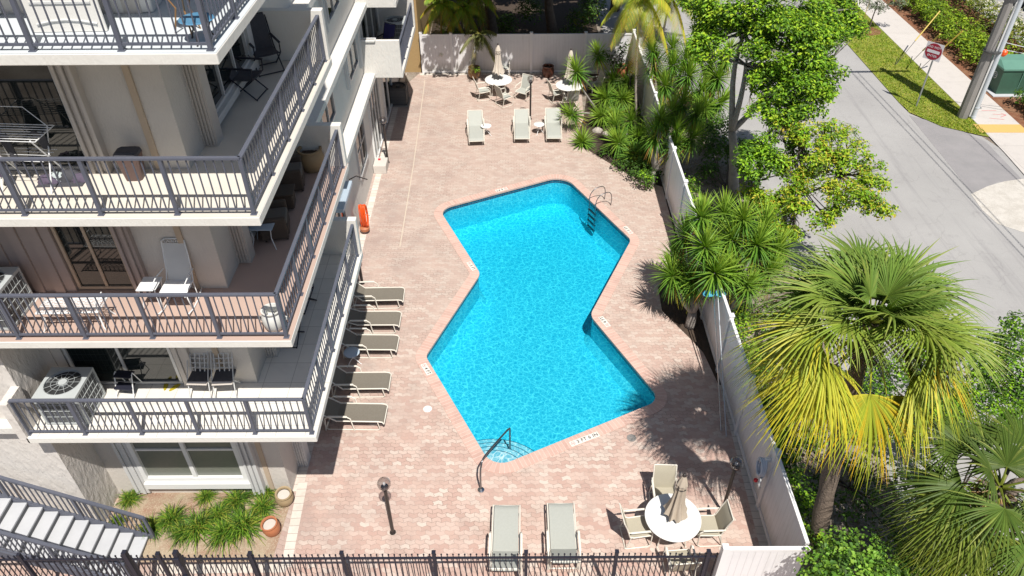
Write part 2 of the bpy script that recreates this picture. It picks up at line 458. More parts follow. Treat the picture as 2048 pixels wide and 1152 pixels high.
M['walk'] = mat('concrete_walk', (.57,.53,.49), .9, fn=grid_fn(1.9, 3.2, .012, (.40,.37,.34)))
M['walkc'] = mat('pale_concrete_tread', (.52,.53,.55), .85, noise=(3,.5,(.43,.44,.46)))
M['walkd'] = mat('grey_concrete_riser', (.20,.20,.20), .9)
M['gravel'] = mat('white_gravel', rough=1.0, fn=soil_fn((.62,.58,.52), (.50,.46,.40), (.74,.71,.66), 6))
M['yellow'] = mat('yellow_paint', (.66,.42,.13), .7, noise=(5, .4, (.62,.42,.18)))
M['redpaint'] = mat('red_marking_paint', (.62,.16,.16), .8)
M['joint'] = mat('sand_joint', (.58,.50,.40), 1.0)
M['lawn'] = mat('lawn_soil', rough=1.0, spec=.1, fn=soil_fn((.17,.23,.03), (.30,.29,.07), (.12,.17,.02), 3))
M['bark'] = mat('grey_bark', (.26,.235,.21), .95, noise=(5, .9, (.42,.39,.35)), bump=(14, .8, .03))
M['barkd'] = mat('dark_bark', (.085,.065,.05), .95, noise=(5, .8, (.15,.12,.10)), bump=(14, .8, .03))
M['palmbark'] = mat('palm_trunk_bark', (.15,.115,.09), .95, noise=(9, .9, (.20,.155,.12)), bump=(22, .9, .04))
M['palmpale'] = mat('pale_palm_trunk', (.40,.35,.30), .9, noise=(9, .8, (.24,.20,.17)), bump=(25, .6, .02))
M['leaf'] = tint_leaf('leaf_blades')
M['frond'] = tint_leaf('palm_blades', .5, .18, .25, .25)
M['stake'] = mat('yellow_guy_guard', (.55,.40,.06), .5)
M['wire'] = mat('steel_cable', (.10,.10,.10), .5, metal=.5)
M['concrete'] = mat('grey_pole_concrete', (.27,.255,.24), .9, noise=(2, .5, (.20,.19,.18)))
M['conduit'] = mat('pale_conduit', (.52,.56,.60), .5)
M['signred'] = mat('sign_red', (.33,.012,.035), .5)
M['signwhite'] = mat('sign_white', (.72,.70,.72), .5)
M['signback'] = mat('galvanised_steel', (.34,.36,.36), .5, metal=.5)
M['boxgreen'] = mat('transformer_green', (.045,.115,.075), .6, noise=(2, .6, (.035,.075,.05)))
M['lidgreen'] = mat('faded_green_lid', (.13,.28,.21), .6, noise=(2, .5, (.10,.22,.17)))
M['acgrey'] = mat('condenser_grey', (.46,.49,.49), .5, noise=(3, .3, (.36,.38,.38)))
M['acdark'] = mat('condenser_dark', (.06,.065,.07), .6)
M['acfin'] = mat('condenser_fins', (.10,.105,.11), .6, fn=groove_fn(2, .03, .004, .3))
M['orange'] = mat('orange_hose', (.85,.10,.01), .45)
M['blueg'] = mat('blue_glass_top', (.10,.26,.42), .08, spec=.8)
M['bluetop'] = mat('pale_blue_tabletop', (.42,.50,.58), .4)
M['brownbin'] = mat('brown_plastic_bin', (.12,.075,.065), .6)
M['darkfab'] = mat('charcoal_fabric', (.055,.055,.065), .9, noise=(20, .5, (.09,.09,.10)))
M['fabl'] = mat('pale_laundry', (.45,.50,.50), .9)
M['fabp'] = mat('plum_laundry', (.10,.08,.12), .9)
M['wicker'] = mat('brown_wicker', (.085,.065,.05), .8, fn=groove_fn(2, .03, .006, .4))
M['cushion'] = mat('striped_cushion', (.16,.145,.125), .9, fn=groove_fn(0, .05, .003, .6))
M['flop'] = mat('yellow_rubber', (.45,.36,.02), .6)
M['urn'] = mat('white_glazed_urn', (.66,.66,.62), .3)
M['plastic'] = mat('white_moulded_plastic', (.74,.72,.68), .45)
M['navy'] = mat('navy_fabric', (.05,.045,.17), .8)
M['tileblack'] = mat('black_lettering', (.02,.02,.02), .6)
M['tilewhite'] = mat('white_ceramic_tile', (.74,.70,.64), .4)
M['net'] = mat('blue_pool_net', (.10,.42,.60), .5)
M['hosew'] = mat('pale_blue_hose', (.55,.62,.72), .4)
M['red'] = mat('red_plastic', (.55,.02,.03), .4)
M['rubble'] = mat('pale_rock', (.45,.40,.35), .9, noise=(5, .5, (.3,.27,.24)), bump=(8, .6, .05))
M['carpaint'] = mat('black_car_paint', (.012,.012,.016), .15, spec=.8)
M['tyre'] = mat('tyre_rubber', (.02,.02,.02), .9)
def glass_mat():
    m = bpy.data.materials.new('clear_globe_glass'); m.use_nodes = True; nt = m.node_tree
    out = nt.nodes['Material Output']; nt.nodes.remove(nt.nodes['Principled BSDF'])
    tr = N(nt, 'ShaderNodeBsdfTransparent'); tr.inputs[0].default_value = (.76, .74, .74, 1)
    gl = N(nt, 'ShaderNodeBsdfGlossy'); gl.inputs['Roughness'].default_value = .03
    lw = N(nt, 'ShaderNodeLayerWeight'); lw.inputs[0].default_value = .35
    mx = N(nt, 'ShaderNodeMixShader'); Lk(nt, rng(nt, lw.outputs[1], 0, 1, .04, .6), mx.inputs[0]); Lk(nt, tr.outputs[0], mx.inputs[1]); Lk(nt, gl.outputs[0], mx.inputs[2])
    Lk(nt, mx.outputs[0], out.inputs[0]); return m
M['globe'] = glass_mat()
# ================================================================ SETTING
def fillet(pts, rad, seg=9):
    out = []; n = len(pts)
    for i in range(n):
        p = Vector(pts[i][:2]).to_3d(); a = Vector(pts[i-1][:2]).to_3d(); c = Vector(pts[(i+1) % n][:2]).to_3d()
        r = rad[i] if isinstance(rad, (list, tuple)) else rad
        u = (a-p).normalized(); v = (c-p).normalized()
        ang = u.angle(v); t = r/math.tan(ang/2)
        t = min(t, (a-p).length*.48, (c-p).length*.48); r = t*math.tan(ang/2)
        ctr = p + (u+v).normalized()*(r/math.sin(ang/2))
        s = p+u*t-ctr; e = p+v*t-ctr
        for k in range(seg+1):
            w = (s.normalized().slerp(e.normalized(), k/seg) if s.angle(e) > 1e-3 else s.normalized())*s.length
            q = ctr + w; out.append((q.x, q.y))
    return out

def offset(poly, d):
    n = len(poly); out = []
    for i in range(n):
        p = Vector(poly[i]); a = Vector(poly[i-1]); c = Vector(poly[(i+1) % n])
        t1 = (p-a).normalized(); t2 = (c-p).normalized(); t = (t1+t2).normalized()
        nrm = Vector((t.y, -t.x)); k = max(.6, nrm.dot(Vector((t1.y, -t1.x))))
        out.append(tuple(p + nrm*d/k))
    return out

def area(poly):
    return sum(a[0]*b[1]-b[0]*a[1] for a, b in zip(poly, poly[1:]+poly[:1]))/2

def sheet(name, mats, outer, holes=(), z=0.0, kind='structure', parent=None):
    loops = [[Vector((p[0], p[1], 0)) for p in outer]] + [[Vector((p[0], p[1], 0)) for p in h] for h in holes]
    flat = [p for l in loops for p in l]
    tris = geometry.tessellate_polygon(loops)
    mb = MB()
    for p in flat: mb.pt((p.x, p.y, z))
    for t in tris:
        a, b, c = (flat[i] for i in t)
        mb.face(t if (b-a).cross(c-a).z > 0 else t[::-1])
    o = mb.build(name, mats, parent)
    if kind and parent is None: o['kind'] = kind
    return o

pool_c = [G(*p) for p in ((985, 940), (1325, 801), (1182, 631), (1264, 480), (1128, 350), (876, 418), (959, 548), (849, 713))]
pool = fillet(pool_c, [.55, .45, .5, .45, .75, .6, .45, .4])
if area(pool) < 0: pool.reverse()
cop = offset(pool, .30)
bed_right = [G(*p) for p in ((1160, 160), (1168, 235), (1150, 285), (1205, 318), (1262, 352), (1325, 374), (1350, 470), (1352, 520), (1316, 575), (1324, 622), (1380, 677), (1407, 706), (1449, 795), (1533, 1093))]
deck = [(-12.5, 5.5), (7.4, 5.5), (5.75, 8.6)] + [(p.x, p.y) for p in reversed(bed_right)] + [(4.0, 36.62), (-4.6, 36.62), (-5.7, 34.0), (-5.7, 11.3), (-12.5, 11.3)]
pl_out = [G(*p)[:2] for p in ((232, 990), (592, 983), (572, 1064), (420, 1078), (300, 1084), (228, 1050))]
sheet('ground', M['ground'], [(-120, -30), (140, -30), (140, 220), (-120, 220)], [offset(pool, .15)], -.03)
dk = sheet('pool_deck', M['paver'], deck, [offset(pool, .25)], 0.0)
rim = MB()
rim.loops([[rim.pt((p[0], p[1], 0.0)) for p in deck], [rim.pt((p[0], p[1], -.06)) for p in deck]])
o = rim.build('deck_edge', M['curb']); o['kind'] = 'structure'
# coping ring of bricks, slightly proud, with rounded nose
def ring_strip(mb, A, B, za, zb, uv=True):
    n = len(A); u = 0
    for i in range(n):
        j = (i+1) % n
        L = (Vector(A[j])-Vector(A[i])).length*.5+(Vector(B[j])-Vector(B[i])).length*.5
        mb.poly([(A[i][0], A[i][1], za), (B[i][0], B[i][1], zb), (B[j][0], B[j][1], zb), (A[j][0], A[j][1], za)], [(u, 0.02), (u, .4), (u+L, .4), (u+L, 0.02)])
        u += L
cb = MB()
lip = offset(pool, -.03)
ring_strip(cb, lip, cop, .014, .014)
ring_strip(cb, lip, lip, -.05, .014)
ring_strip(cb, cop, cop, .014, -.01)
o = cb.build('pool_coping', M['coping']); o['kind'] = 'structure'
tb = MB(); ring_strip(tb, pool, pool, -.21, -.02)
for i in list(tb.uv): tb.uv[i] = [(a, b*.42) for a, b in tb.uv[i]]
o = tb.build('pool_tile_band', M['band']); o['kind'] = 'structure'
def depth(y): return .85 + (min(max(y, 12), 25)-12)/13*.55
bs = MB(); n = len(pool)
inn = offset(pool, -.22)
for i in range(n):
    j = (i+1) % n
    a, b, c, d = pool[i], pool[j], inn[i], inn[j]
    bs.poly([(a[0], a[1], -.21), (b[0], b[1], -.21), (b[0], b[1], -depth(b[1])+.2), (a[0], a[1], -depth(a[1])+.2)])
    bs.poly([(a[0], a[1], -depth(a[1])+.2), (b[0], b[1], -depth(b[1])+.2), (d[0], d[1], -depth(d[1])), (c[0], c[1], -depth(c[1]))])
tris = geometry.tessellate_polygon([[Vector((p[0], p[1], 0)) for p in inn]])
ids = [bs.pt((p[0], p[1], -depth(p[1]))) for p in inn]
for t in tris: bs.face([ids[k] for k in t])
o = bs.build('pool_basin', M['bluepl']); o['kind'] = 'structure'
# entry steps: quarter rounds in the near corner
sc = G(983, 952)
stp = MB(); ns = MB()
a0, a1 = R(8), R(172)
for k, (r, zt) in enumerate(((.98, -.19), (1.22, -.33), (1.46, -.47), (1.70, -.61))):
    arc = [(sc.x+r*math.cos(a0+(a1-a0)*q/40), sc.y+r*math.sin(a0+(a1-a0)*q/40)) for q in range(41)]
    stp.prism(arc, -1.3, zt)
    arc2 = [(sc.x+(r-.016)*math.cos(a0+(a1-a0)*q/40), sc.y+(r-.016)*math.sin(a0+(a1-a0)*q/40)) for q in range(41)]
    for q in range(40):
        ns.poly([(*arc2[q], zt+.004), (*arc[q], zt+.004), (*arc[q+1], zt+.004), (*arc2[q+1], zt+.004)])
o = stp.build('pool_steps', M['plaster']); o['kind'] = 'structure'
o = ns.build('step_edge_tiles', M['nosing']); o['kind'] = 'structure'
# water body: closed volume
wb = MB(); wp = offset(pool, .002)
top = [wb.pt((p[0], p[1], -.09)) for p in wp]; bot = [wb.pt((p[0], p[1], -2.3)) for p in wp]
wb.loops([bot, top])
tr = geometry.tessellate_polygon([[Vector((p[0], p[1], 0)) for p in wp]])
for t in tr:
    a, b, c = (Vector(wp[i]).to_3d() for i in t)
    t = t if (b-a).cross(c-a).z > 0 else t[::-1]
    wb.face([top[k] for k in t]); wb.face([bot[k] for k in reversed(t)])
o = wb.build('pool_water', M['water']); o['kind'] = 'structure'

# edging bricks along the building and planter, joint line, road, pavement, verge
eb = MB()
def edge_strip(mb, pts, w, z):
    P = [Vector(p[:2]).to_3d() for p in pts]; u = 0
    for a, b in zip(P, P[1:]):
        d = (b-a).normalized(); nrm = Vector((-d.y, d.x, 0))*w/2; L = (b-a).length
        mb.poly([(*(a-nrm)[:2], z), (*(b-nrm)[:2], z), (*(b+nrm)[:2], z), (*(a+nrm)[:2], z)], [(u, .02), (u+L, .02), (u+L, .4), (u, .4)])
        u += L
edge_strip(eb, [(-5.40, 11.42), (-5.40, 36.5)], .24, .004)
edge_strip(eb, [(-5.32, 11.7), (-5.22, 9.36)], .24, .008)
edge_strip(eb, [(-5.2, 9.35), (-8.2, 9.33)], .24, .0045)
edge_strip(eb, [(-4.6, 36.4), (6.0, 36.5)], .24, .004)
edge_strip(eb, [G(1449, 770), G(1533, 1096)], .3, .004)
o = eb.build('edging_bricks', M['curb']); o['kind'] = 'structure'
jb = MB(); edge_strip(jb, [G(800, 493), G(827, 330), G(850, 160)], .035, .0045)
o = jb.build('deck_joint', M['joint']); o['kind'] = 'structure'
ms = MB(); nx, ny = 44, 20
x0, x1, y0, y1 = -9.8, -5.58, 9.5, 11.42
for i in range(nx+1):
    for j in range(ny+1):
        u, v = i/nx, j/ny; e = min(u, 1-u, v*.8, (1-v)*.8)*6
        xx = x0+(x1-x0)*u + (.1*v if u > .9 else 0)
        ms.pt((xx, y0+(y1-y0)*v, .006+min(1, e)*(.06+U(-.015, .015))))
for i in range(nx):
    for j in range(ny):
        a = i*(ny+1)+j; ms.face((a, a+ny+1, a+ny+2, a+1))
o = ms.build('planter_mulch', M['mulch'], smooth=True); o['kind'] = 'structure'
# soil strip between deck and side fence
o = sheet('bed_soil', M['soil'], [(5.8, 8.6), (6.3, 8.6), (6.3, 36.5), (4.0, 36.5)] + [(p.x-.02, p.y) for p in bed_right[1:]], (), -.012)

XR0, XR1, XW0, XW1 = 9.6, 18.25, 20.9, 22.75
o = sheet('road', M['asphalt'], [(XR0, -12), (14.6, -12), (24.8, 14), (20.55, 29.7), (19.2, 30.6), (18.3, 31.9), (XR1, 33), (XR1, 110), (5.2, 110), (5.2, 37.5), (8.2, 36.4), (9.0, 31), (XR0, 26)], (), -.014)
o = sheet('asphalt_patch', M['asphaltd'], [G(*p) for p in ((1818, 230), (1870, 244), (1925, 262), (1972, 283), (2048, 362), (2048, 400), (2000, 362), (1944, 386), (1890, 318))], (), -.0105)
o = sheet('sidewalk', M['walk'], [(XW0-.1, 28.2), (XW0-.3, 25.0), (27, 20), (27, 28.9), (XW1, 29.6), (XW1, 110), (XW0, 110), (XW0, 32)], (), .02)
o = sheet('yellow_strip', M['yellow'], [(20.62, 29.98), (20.66, 30.75), (22.75, 30.72), (22.75, 29.95)], (), .026)
o = sheet('gravel_patch', M['gravel'], [G(*p) for p in ((1942, 388), (1975, 372), (2010, 362), (2100, 350), (2100, 480), (2040, 462), (1995, 447), (1965, 420))], (), -.008)
rp = MB()
for a, b in (((1963, 222), (1992, 222)), ((1985, 229), (2010, 231)), ((1978, 237), (2008, 240)), ((2001, 227), (2012, 231)), ((2001, 235), (2012, 231))):
    edge_strip(rp, [G(*a), G(*b)], .03, .0245)
o = rp.build('painted_survey_marks', M['redpaint']); o['kind'] = 'structure'
verge = [(XR1, 33), (18.35, 31.95), (19.2, 30.6), (20.55, 29.75), (20.85, 29.6), (XW0, 32), (XW0, 90), (XR1, 90)]
o = sheet('grass_verge', M['lawn'], verge, (), .012)
o = sheet('mulch_bed', M['mulchred'], [(XW1, 29.7), (27, 28.95), (27, 32.6), (34, 32.6), (34, 60), (XW1, 60)], (), .014)
o = sheet('driveway', M['asphalt'], [(26.6, 32.4), (60, 32.4), (60, 90), (27.8, 90), (27.6, 38)], (), .024)
o = sheet('woodland_floor', M['soil'], [(-4.5, 36.75), (4.9, 36.75), (4.9, 60), (-4.5, 60)], (), -.012)

# ================================================================ BUILDING
FZ = [3.97, 6.635, 9.30, 11.965, 14.63]
XL, XC, YF, YE = -9.85, -3.97, 9.90, 16.18
bld = tag(empty('apartment_building', (-9.8, 11.4, 0)), 'white stucco apartment block with stacked wraparound railed balconies beside the pool', 'apartment building')
def bpart(mb, name, m, parent=bld, smooth=False):
    o = mb.build(name, m, None, smooth)
    o.parent = parent
    if parent is bld: o.location = -bld.location
    return o
bpart(MB().box((-16, 11.4, -.1), (-5.53, 16.1, 20)), 'wall', M['wallin'])
bpart(MB().box((-16, 16.1, -.1), (-5.62, 36.6, 20)), 'wall', M['stucco'])
bpart(MB().box((-16, 10.4, -.1), (-9.85, 11.4, 20)), 'stair_tower_wall', M['trowel'])
bpart(MB().box((-16, 10.15, 3.8), (-9.85, 10.4, 3.97)), 'ledge', M['stucco'])
bpart(MB().box((-9.97, 9.9, 3.8), (-9.80, 10.4, 4.95)), 'parapet', M['trowel'])
# corner plinth of the ground floor
for z0, z1, m in ((0, 3.8, 'shutterw'), (3.97, 6.46, 'wallin'), (6.635, 9.13, 'shutter'), (9.3, 11.8, 'shutter'), (11.965, 14.4, 'shutter')):
    c = MB().box((-5.56, 12.2, z0), (-5.28, 12.5, z1))
    for k in range(4): c.box((-5.53+.06*k, 12.17, z0+.02), (-5.50+.06*k, 12.2, z1-.02))
    bpart(c, 'shutter_stack', M[m])
fl = ['fwhite', 'fpink', 'fcream', 'fblue', 'fwhite']
for i, z in enumerate(FZ):
    s = MB().box((XL if i < 1 else XL-3, YF, z-.17), (XC, YE, z-.004), .02)
    sl = bpart(s, 'balcony_slab', M['slab'])
    f = MB(); e = .008
    f.poly([(XL, YF+e, z), (XC-e, YF+e, z), (XC-e, YE-e, z), (XL, YE-e, z)])
    if i: f.poly([(XL-3, YF+e, z), (XL, YF+e, z), (XL, 11.4, z), (XL-3, 11.4, z)])
    fo = f.build('floor_finish', M[fl[i]]); fo.parent = sl
    w = MB().box((-5.6, 16.0, z-.0), (-3.985, 16.185, z+1.09), .015)
    bpart(w, 'end_parapet', M['slab'])
# ledges of the rear wing (each floor) and their windows
for i, z in enumerate(FZ[:4]):
    y0 = 20.45 if i == 0 else YE
    bpart(MB().box((-5.66, y0, z-.2), (-5.18, 36.5 if i else 27.5, z), .01), 'ledge', M['stucco'])
bpart(MB().box((-5.64, 19.7, 2.82), (-5.22, 21.4, 2.95), .01), 'awning', M['bluetop'])

def window(y0, y1, z0, z1, x=-5.62, nx=2, split=None, parent=bld, glass='glass', frame='wframe', side='x', dep=.07, name='window', fr=.06):
    """window or sliding door; side 'x' = in a wall facing +X, 'y' = in a wall facing -Y (then y0..y1 are X)"""
    def P(a, d, z): return (x+d, a, z) if side == 'x' else (a, x-d, z)
    g = MB(); g.box(P(y0+.02, -.05, z0+.02), P(y1-.02, .015, z1-.02))
    w = bpart(g, name, M[glass])
    f = MB()
    f.box(P(y0, 0, z0), P(y0+fr, dep, z1)); f.box(P(y1-fr, 0, z0), P(y1, dep, z1))
    f.box(P(y0+fr, 0, z0), P(y1-fr, dep, z0+fr)); f.box(P(y0+fr, 0, z1-fr), P(y1-fr, dep, z1))
    for k in range(1, nx):
        a = y0+(y1-y0)*k/nx; f.box(P(a-fr*.45, 0, z0+fr), P(a+fr*.45, dep*.8, z1-fr))
    if split: f.box(P(y0+fr, 0, split-.025), P(y1-fr, dep*.55, split+.025))
    fo = f.build('frame', M[frame]); fo.parent = w
    return w
def ribs(x0, x1, y, z0, z1, m, n, dep=.16, name='shutter_stack'):
    c = MB(); w = (x1-x0)/n
    for k in range(n):
        a = x0+w*k; d = dep*(1 if k % 2 == 0 else .72)
        c.box((a+.004, y-d, z0), (a+w-.004, y+.02, z1))
    return bpart(c, name, M[m])
def pipe_trim(x, z0, z1): bpart(MB().box((x-.055, 11.36, z0), (x+.055, 11.42, z1)), 'wall_trim', M['trim'])
# ground floor
window(-9.0, -6.45, .62, 3.7, 11.4, 2, 1.75, glass='blind', frame='wframe', side='y', dep=.10, fr=.11)
bpart(MB().box((-9.0, 11.22, .40), (-6.4, 11.4, .60), .01), 'sill', M['wframe'])
ribs(-9.35, -9.02, 11.4, .1, 3.75, 'shutterw', 4, .10)
ribs(-6.42, -6.12, 11.4, .1, 3.75, 'shutterw', 5, .16)
pipe_trim(-5.98, 0, 3.8)
# first balcony
window(-9.35, -7.12, 4.0, 6.3, 11.4, 2, None, side='y', frame='frame', dep=.05)
ribs(-9.85, -9.4, 11.4, 3.97, 6.45, 'shutter', 2, .05)
ribs(-7.08, -6.75, 11.4, 3.97, 6.45, 'shutter', 3, .10)
pipe_trim(-6.2, 3.97, 6.45)
# second balcony: closed accordion shutter, then open glass
ribs(-10.4, -8.42, 11.4, 6.64, 9.1, 'brownsh', 10, .13, 'accordion_shutter')
window(-8.4, -7.28, 6.66, 9.0, 11.4, 2, None, side='y', frame='trim', dep=.05)
ribs(-7.26, -6.98, 11.4, 6.64, 9.1, 'brownsh', 4, .16)
pipe_trim(-6.12, 6.64, 9.13)
# third balcony
window(-9.85, -7.18, 9.32, 11.7, 11.4, 2, None, side='y', frame='frame', dep=.05)
ribs(-7.16, -6.84, 11.4, 9.3, 11.8, 'shutter', 5, .16)
pipe_trim(-6.05, 9.3, 11.8)
# fourth balcony
window(-9.85, -7.6, 12.0, 14.3, 11.4, 2, None, side='y', frame='frame', dep=.05)
# side wall openings behind the corner, on every floor
for z in FZ[:4]:
    window(12.65, 15.3, z+.30, z+2.2, -5.53, 3, None, glass='glass', frame='shutterw', dep=.08)
    bpart(MB().box((-5.54, 12.6, z+.16), (-5.36, 15.4, z+.30), .01), 'sill', M['shutterw'])
    bpart(MB().box((-5.54, 15.32, z+.02), (-5.40, 15.6, z+2.4)), 'shutter_stack', M['shutterw'])
# rear wing
window(24.2, 26.0, 1.25, 3.05, nx=2, split=2.2, frame='frame')
window(19.9, 21.2, 1.3, 2.6, nx=2, frame='frame')
window(27.4, 29.9, .08, 2.95, nx=4, frame='wframe', name='sliding_door')
window(31.0, 33.4, .08, 2.9, nx=2, frame='wframe', name='sliding_door')
window(20.3, 22.1, 5.0, 6.25, nx=2, frame='frame')
window(24.75, 26.6, 4.8, 6.3, nx=2, frame='frame')
window(23.1, 24.9, 7.5, 9.0, nx=2, frame='frame')
window(18.2, 20.0, 7.6, 9.0, nx=2, frame='frame')
window(27.9, 31.6, 4.0, 6.2, nx=3, frame='shutterw', name='sliding_door')
for y, z0, z1 in ((24.35, 4.75, 6.4), (22.45, 7.4, 9.1), (26.95, 4.4, 6.4)):
    c = MB()
    for k in range(4): c.box((-5.62, y+.09*k, z0), (-5.52-.03*(k % 2), y+.09*k+.085, z1))
    bpart(c, 'shutter_stack', M['shutterw'])
c = MB()
for k in range(4): c.box((-5.62, 16.5+.14*k, 8.1), (-5.42-.05*(k % 2), 16.5+.14*k+.13, 9.1))
bpart(c, 'shutter_stack', M['shutterw'])
# rear box balconies
for z in (3.97, 6.635):
    bpart(MB().box((-5.64, 27.5, z-.19), (-4.13, 32.5, z), .01), 'balcony_slab', M['stucco'])
    bpart(MB().box((-5.63, 27.47, z-.17), (-4.15, 27.62, z+1.27), .01), 'parapet', M['stucco'])
    bpart(MB().box((-5.63, 32.35, z+.003), (-4.12, 32.52, z+2.47), .01), 'end_wall', M['stucco'])

def railing(parent, y, x, z, name, segs, h=1.0):
    """segs: list of (start, end) points on the floor; posts at regular spacing"""
    rl = MB(); posts = []
    for (a, b), first, last in segs:
        a = Vector((*a, z)); b = Vector((*b, z)); L = (b-a).length; d = (b-a)/L
        up = Vector((0, 0, 1))
        rl.bar(a+up*h, b+up*h, .07, .035)
        rl.bar(a+up*.09, b+up*.09, .035, .035)
        n = max(1, round(L/1.21))
        for k in range(n+1):
            if (k == 0 and not first) or (k == n and not last): continue
            posts.append(a+d*(L*k/n))
        m = round(L/.137)
        for k in range(1, m):
            t = L*k/m
            if min(abs(t-L*q/n) for q in range(n+1)) < .05: continue
            p = a+d*t; rl.bar(p+up*.09, p+up*(h-.01), .018, .018)
    ro = rl.build(name, M['rail']); ro.parent = parent
    if parent is bld: ro.location = -bld.location
    for p in posts:
        q = MB().box((p.x-.03, p.y-.03, p.z-.02), (p.x+.03, p.y+.03, p.z+h-.02)).box((p.x-.05, p.y-.05, p.z+.002), (p.x+.05, p.y+.05, p.z+.014))
        po = q.build('post', M['rail']); po.parent = ro
    return ro
for i, z in enumerate(FZ):
    railing(bld, 0, 0, z, 'balcony_railing', [(((-9.80 if i == 0 else -12.5, YF+.1), (XC-.1, YF+.1)), True, False), (((XC-.1, YF+.1), (XC-.1, 15.95)), True, True)])
for z in (3.97, 6.635):
    railing(bld, 0, 0, z, 'balcony_railing', [(((-4.22, 27.7), (-4.22, 32.3)), True, True)])
hb = MB().tube([(-5.62, 22.6, 2.25), (-5.35, 22.6, 2.4), (-4.95, 22.45, 2.35)], .02, 8)
bpart(hb, 'wall_bracket', M['bronze'])

# neighbour at the far left corner
nb = MB().box((-16, 36.75, -.05), (-4.55, 48, 12), .01)
tag(nb.build('tan_building', M['tan']), 'tan stucco wall of the next building behind the far left corner of the yard', 'building')

# ---------------------------------------------------------------- exterior stair
st = tag(empty('exterior_stair', (-8.6, 9.65, 0)), 'grey concrete stair with slate railings climbing left beside the planter', 'staircase')
def spart(mb, name, m, parent=None):
    o = mb.build(name, m); o.parent = parent or st
    if parent is None: o.location = -st.location
    return o
TR, RS, SX, SY0, SY1 = .285, .172, -8.60, 8.93, 10.06
for k in range(1, 15):
    xr = SX-TR*(k-1)
    t = MB().box((xr-TR-.03, SY0, RS*k-.05), (xr, SY1, RS*k), .008)
    spart(t, 'tread', M['walkc'])
    t = MB().box((xr-.04, SY0+.01, RS*(k-1)+.001), (xr-.02, SY1-.01, RS*k-.051))
    spart(t, 'riser', M['walkd'])
sb = MB()
for y in (SY0-.03, SY1+.03):
    sb.bar((SX+.1, y, -.02), (SX-TR*14, y, RS*14-.1), .05, .24)
spart(sb, 'stringer', M['rail'])
for y in (SY0-.02, SY1+.02):
    hr = MB(); a = Vector((SX+.12, y, .9)); b = Vector((SX-TR*14, y, .9+RS*14))
    hr.bar(a, b, .07, .05); hr.bar(a-Vector((0, 0, .75)), b-Vector((0, 0, .75)), .04, .04)
    L = (b-a).length
    for k in range(1, 36):
        p = a.lerp(b, k/36); hr.bar(p-Vector((0, 0, .74)), p, .022, .022)
    h = spart(hr, 'handrail', M['rail'])
    for k in (0, 12, 24, 36):
        p = a.lerp(b, k/36); q = MB().box((p.x-.03, p.y-.03, max(0, p.z-1.0)), (p.x+.03, p.y+.03, p.z))
        po = q.build('post', M['rail']); po.parent = h
# ================================================================ FURNITURE
def sub(mb, name, m, parent, smooth=False):
    return mb.build(name, M[m] if isinstance(m, str) else m, parent, smooth)
def sheet_strip(mb, prof, w, th=.012):
    """fabric strip: profile points (y, z), width w across x"""
    n = len(prof); L = []
    for i, (y, z) in enumerate(prof):
        sag = .0
        L.append([mb.pt((-w/2, y, z)), mb.pt((0, y, z-.012)), mb.pt((w/2, y, z)), mb.pt((w/2, y, z-th)), mb.pt((0, y, z-.012-th)), mb.pt((-w/2, y, z-th))])
    mb.loops(L, True, True)
    return mb

# ---- sun lounger: foot at +y, head at -y
def make_lounger(fab, back=R(38)):
    t = empty('sun_lounger')
    hz = .36
    s = [(-.30, hz), (.0, hz), (.4, hz), (.80, hz), (.90, hz-.012), (.955, hz-.05), (.965, hz-.10)]
    sub(sheet_strip(MB(), s, .58), 'seat_sling', fab, t, 'auto')
    bl = .72
    b = [(-.30-bl*k*math.cos(back), hz+bl*k*math.sin(back)) for k in (0, .35, .7, 1.0)]
    b.append((b[-1][0]-.03, b[-1][1]-.02))
    sub(sheet_strip(MB(), b, .58), 'backrest_sling', fab, t, 'auto')
    f = MB()
    for x in (-.32, .32):
        f.tube([(x, -.30, hz), (x, .82, hz), (x, .93, hz-.02), (x, .97, hz-.09)], .019, 8)
        f.tube([(x, .80, hz), (x, .84, .06), (x, .78, .022), (x, -.55, .022), (x, -.62, .06), (x, -.52, hz-.03)], .016, 8)
        f.tube([(x, -.30, hz), (x, b[3][0], b[3][1])], .018, 8)
    f.tube([(-.32, .97, hz-.09), (.32, .97, hz-.09)], .016, 8)
    f.tube([(-.32, b[3][0], b[3][1]), (.32, b[3][0], b[3][1])], .018, 8)
    f.tube([(-.32, -.60, .05), (.32, -.60, .05)], .016, 8)
    f.tube([(-.32, -.30, hz-.03), (.32, -.30, hz-.03)], .016, 8)
    sub(f, 'frame', 'cream', t, 'auto')
    for x in (-1, 1):
        a = MB().tube([(x*.36, -.62, .02), (x*.36, -.58, .50), (x*.36, -.50, .565), (x*.36, .02, .565), (x*.36, .10, .50), (x*.36, .16, .02)], .017, 8)
        a.box((x*.36-.028, -.5, .572), (x*.36+.028, .02, .592), .01)
        sub(a, 'armrest', 'cream', t, 'auto')
        br = MB().tube([(x*.30, -.62, .05), (x*.30, b[2][0], b[2][1]-.01)], .012, 6)
        sub(br, 'back_prop', 'cream', t)
    return t

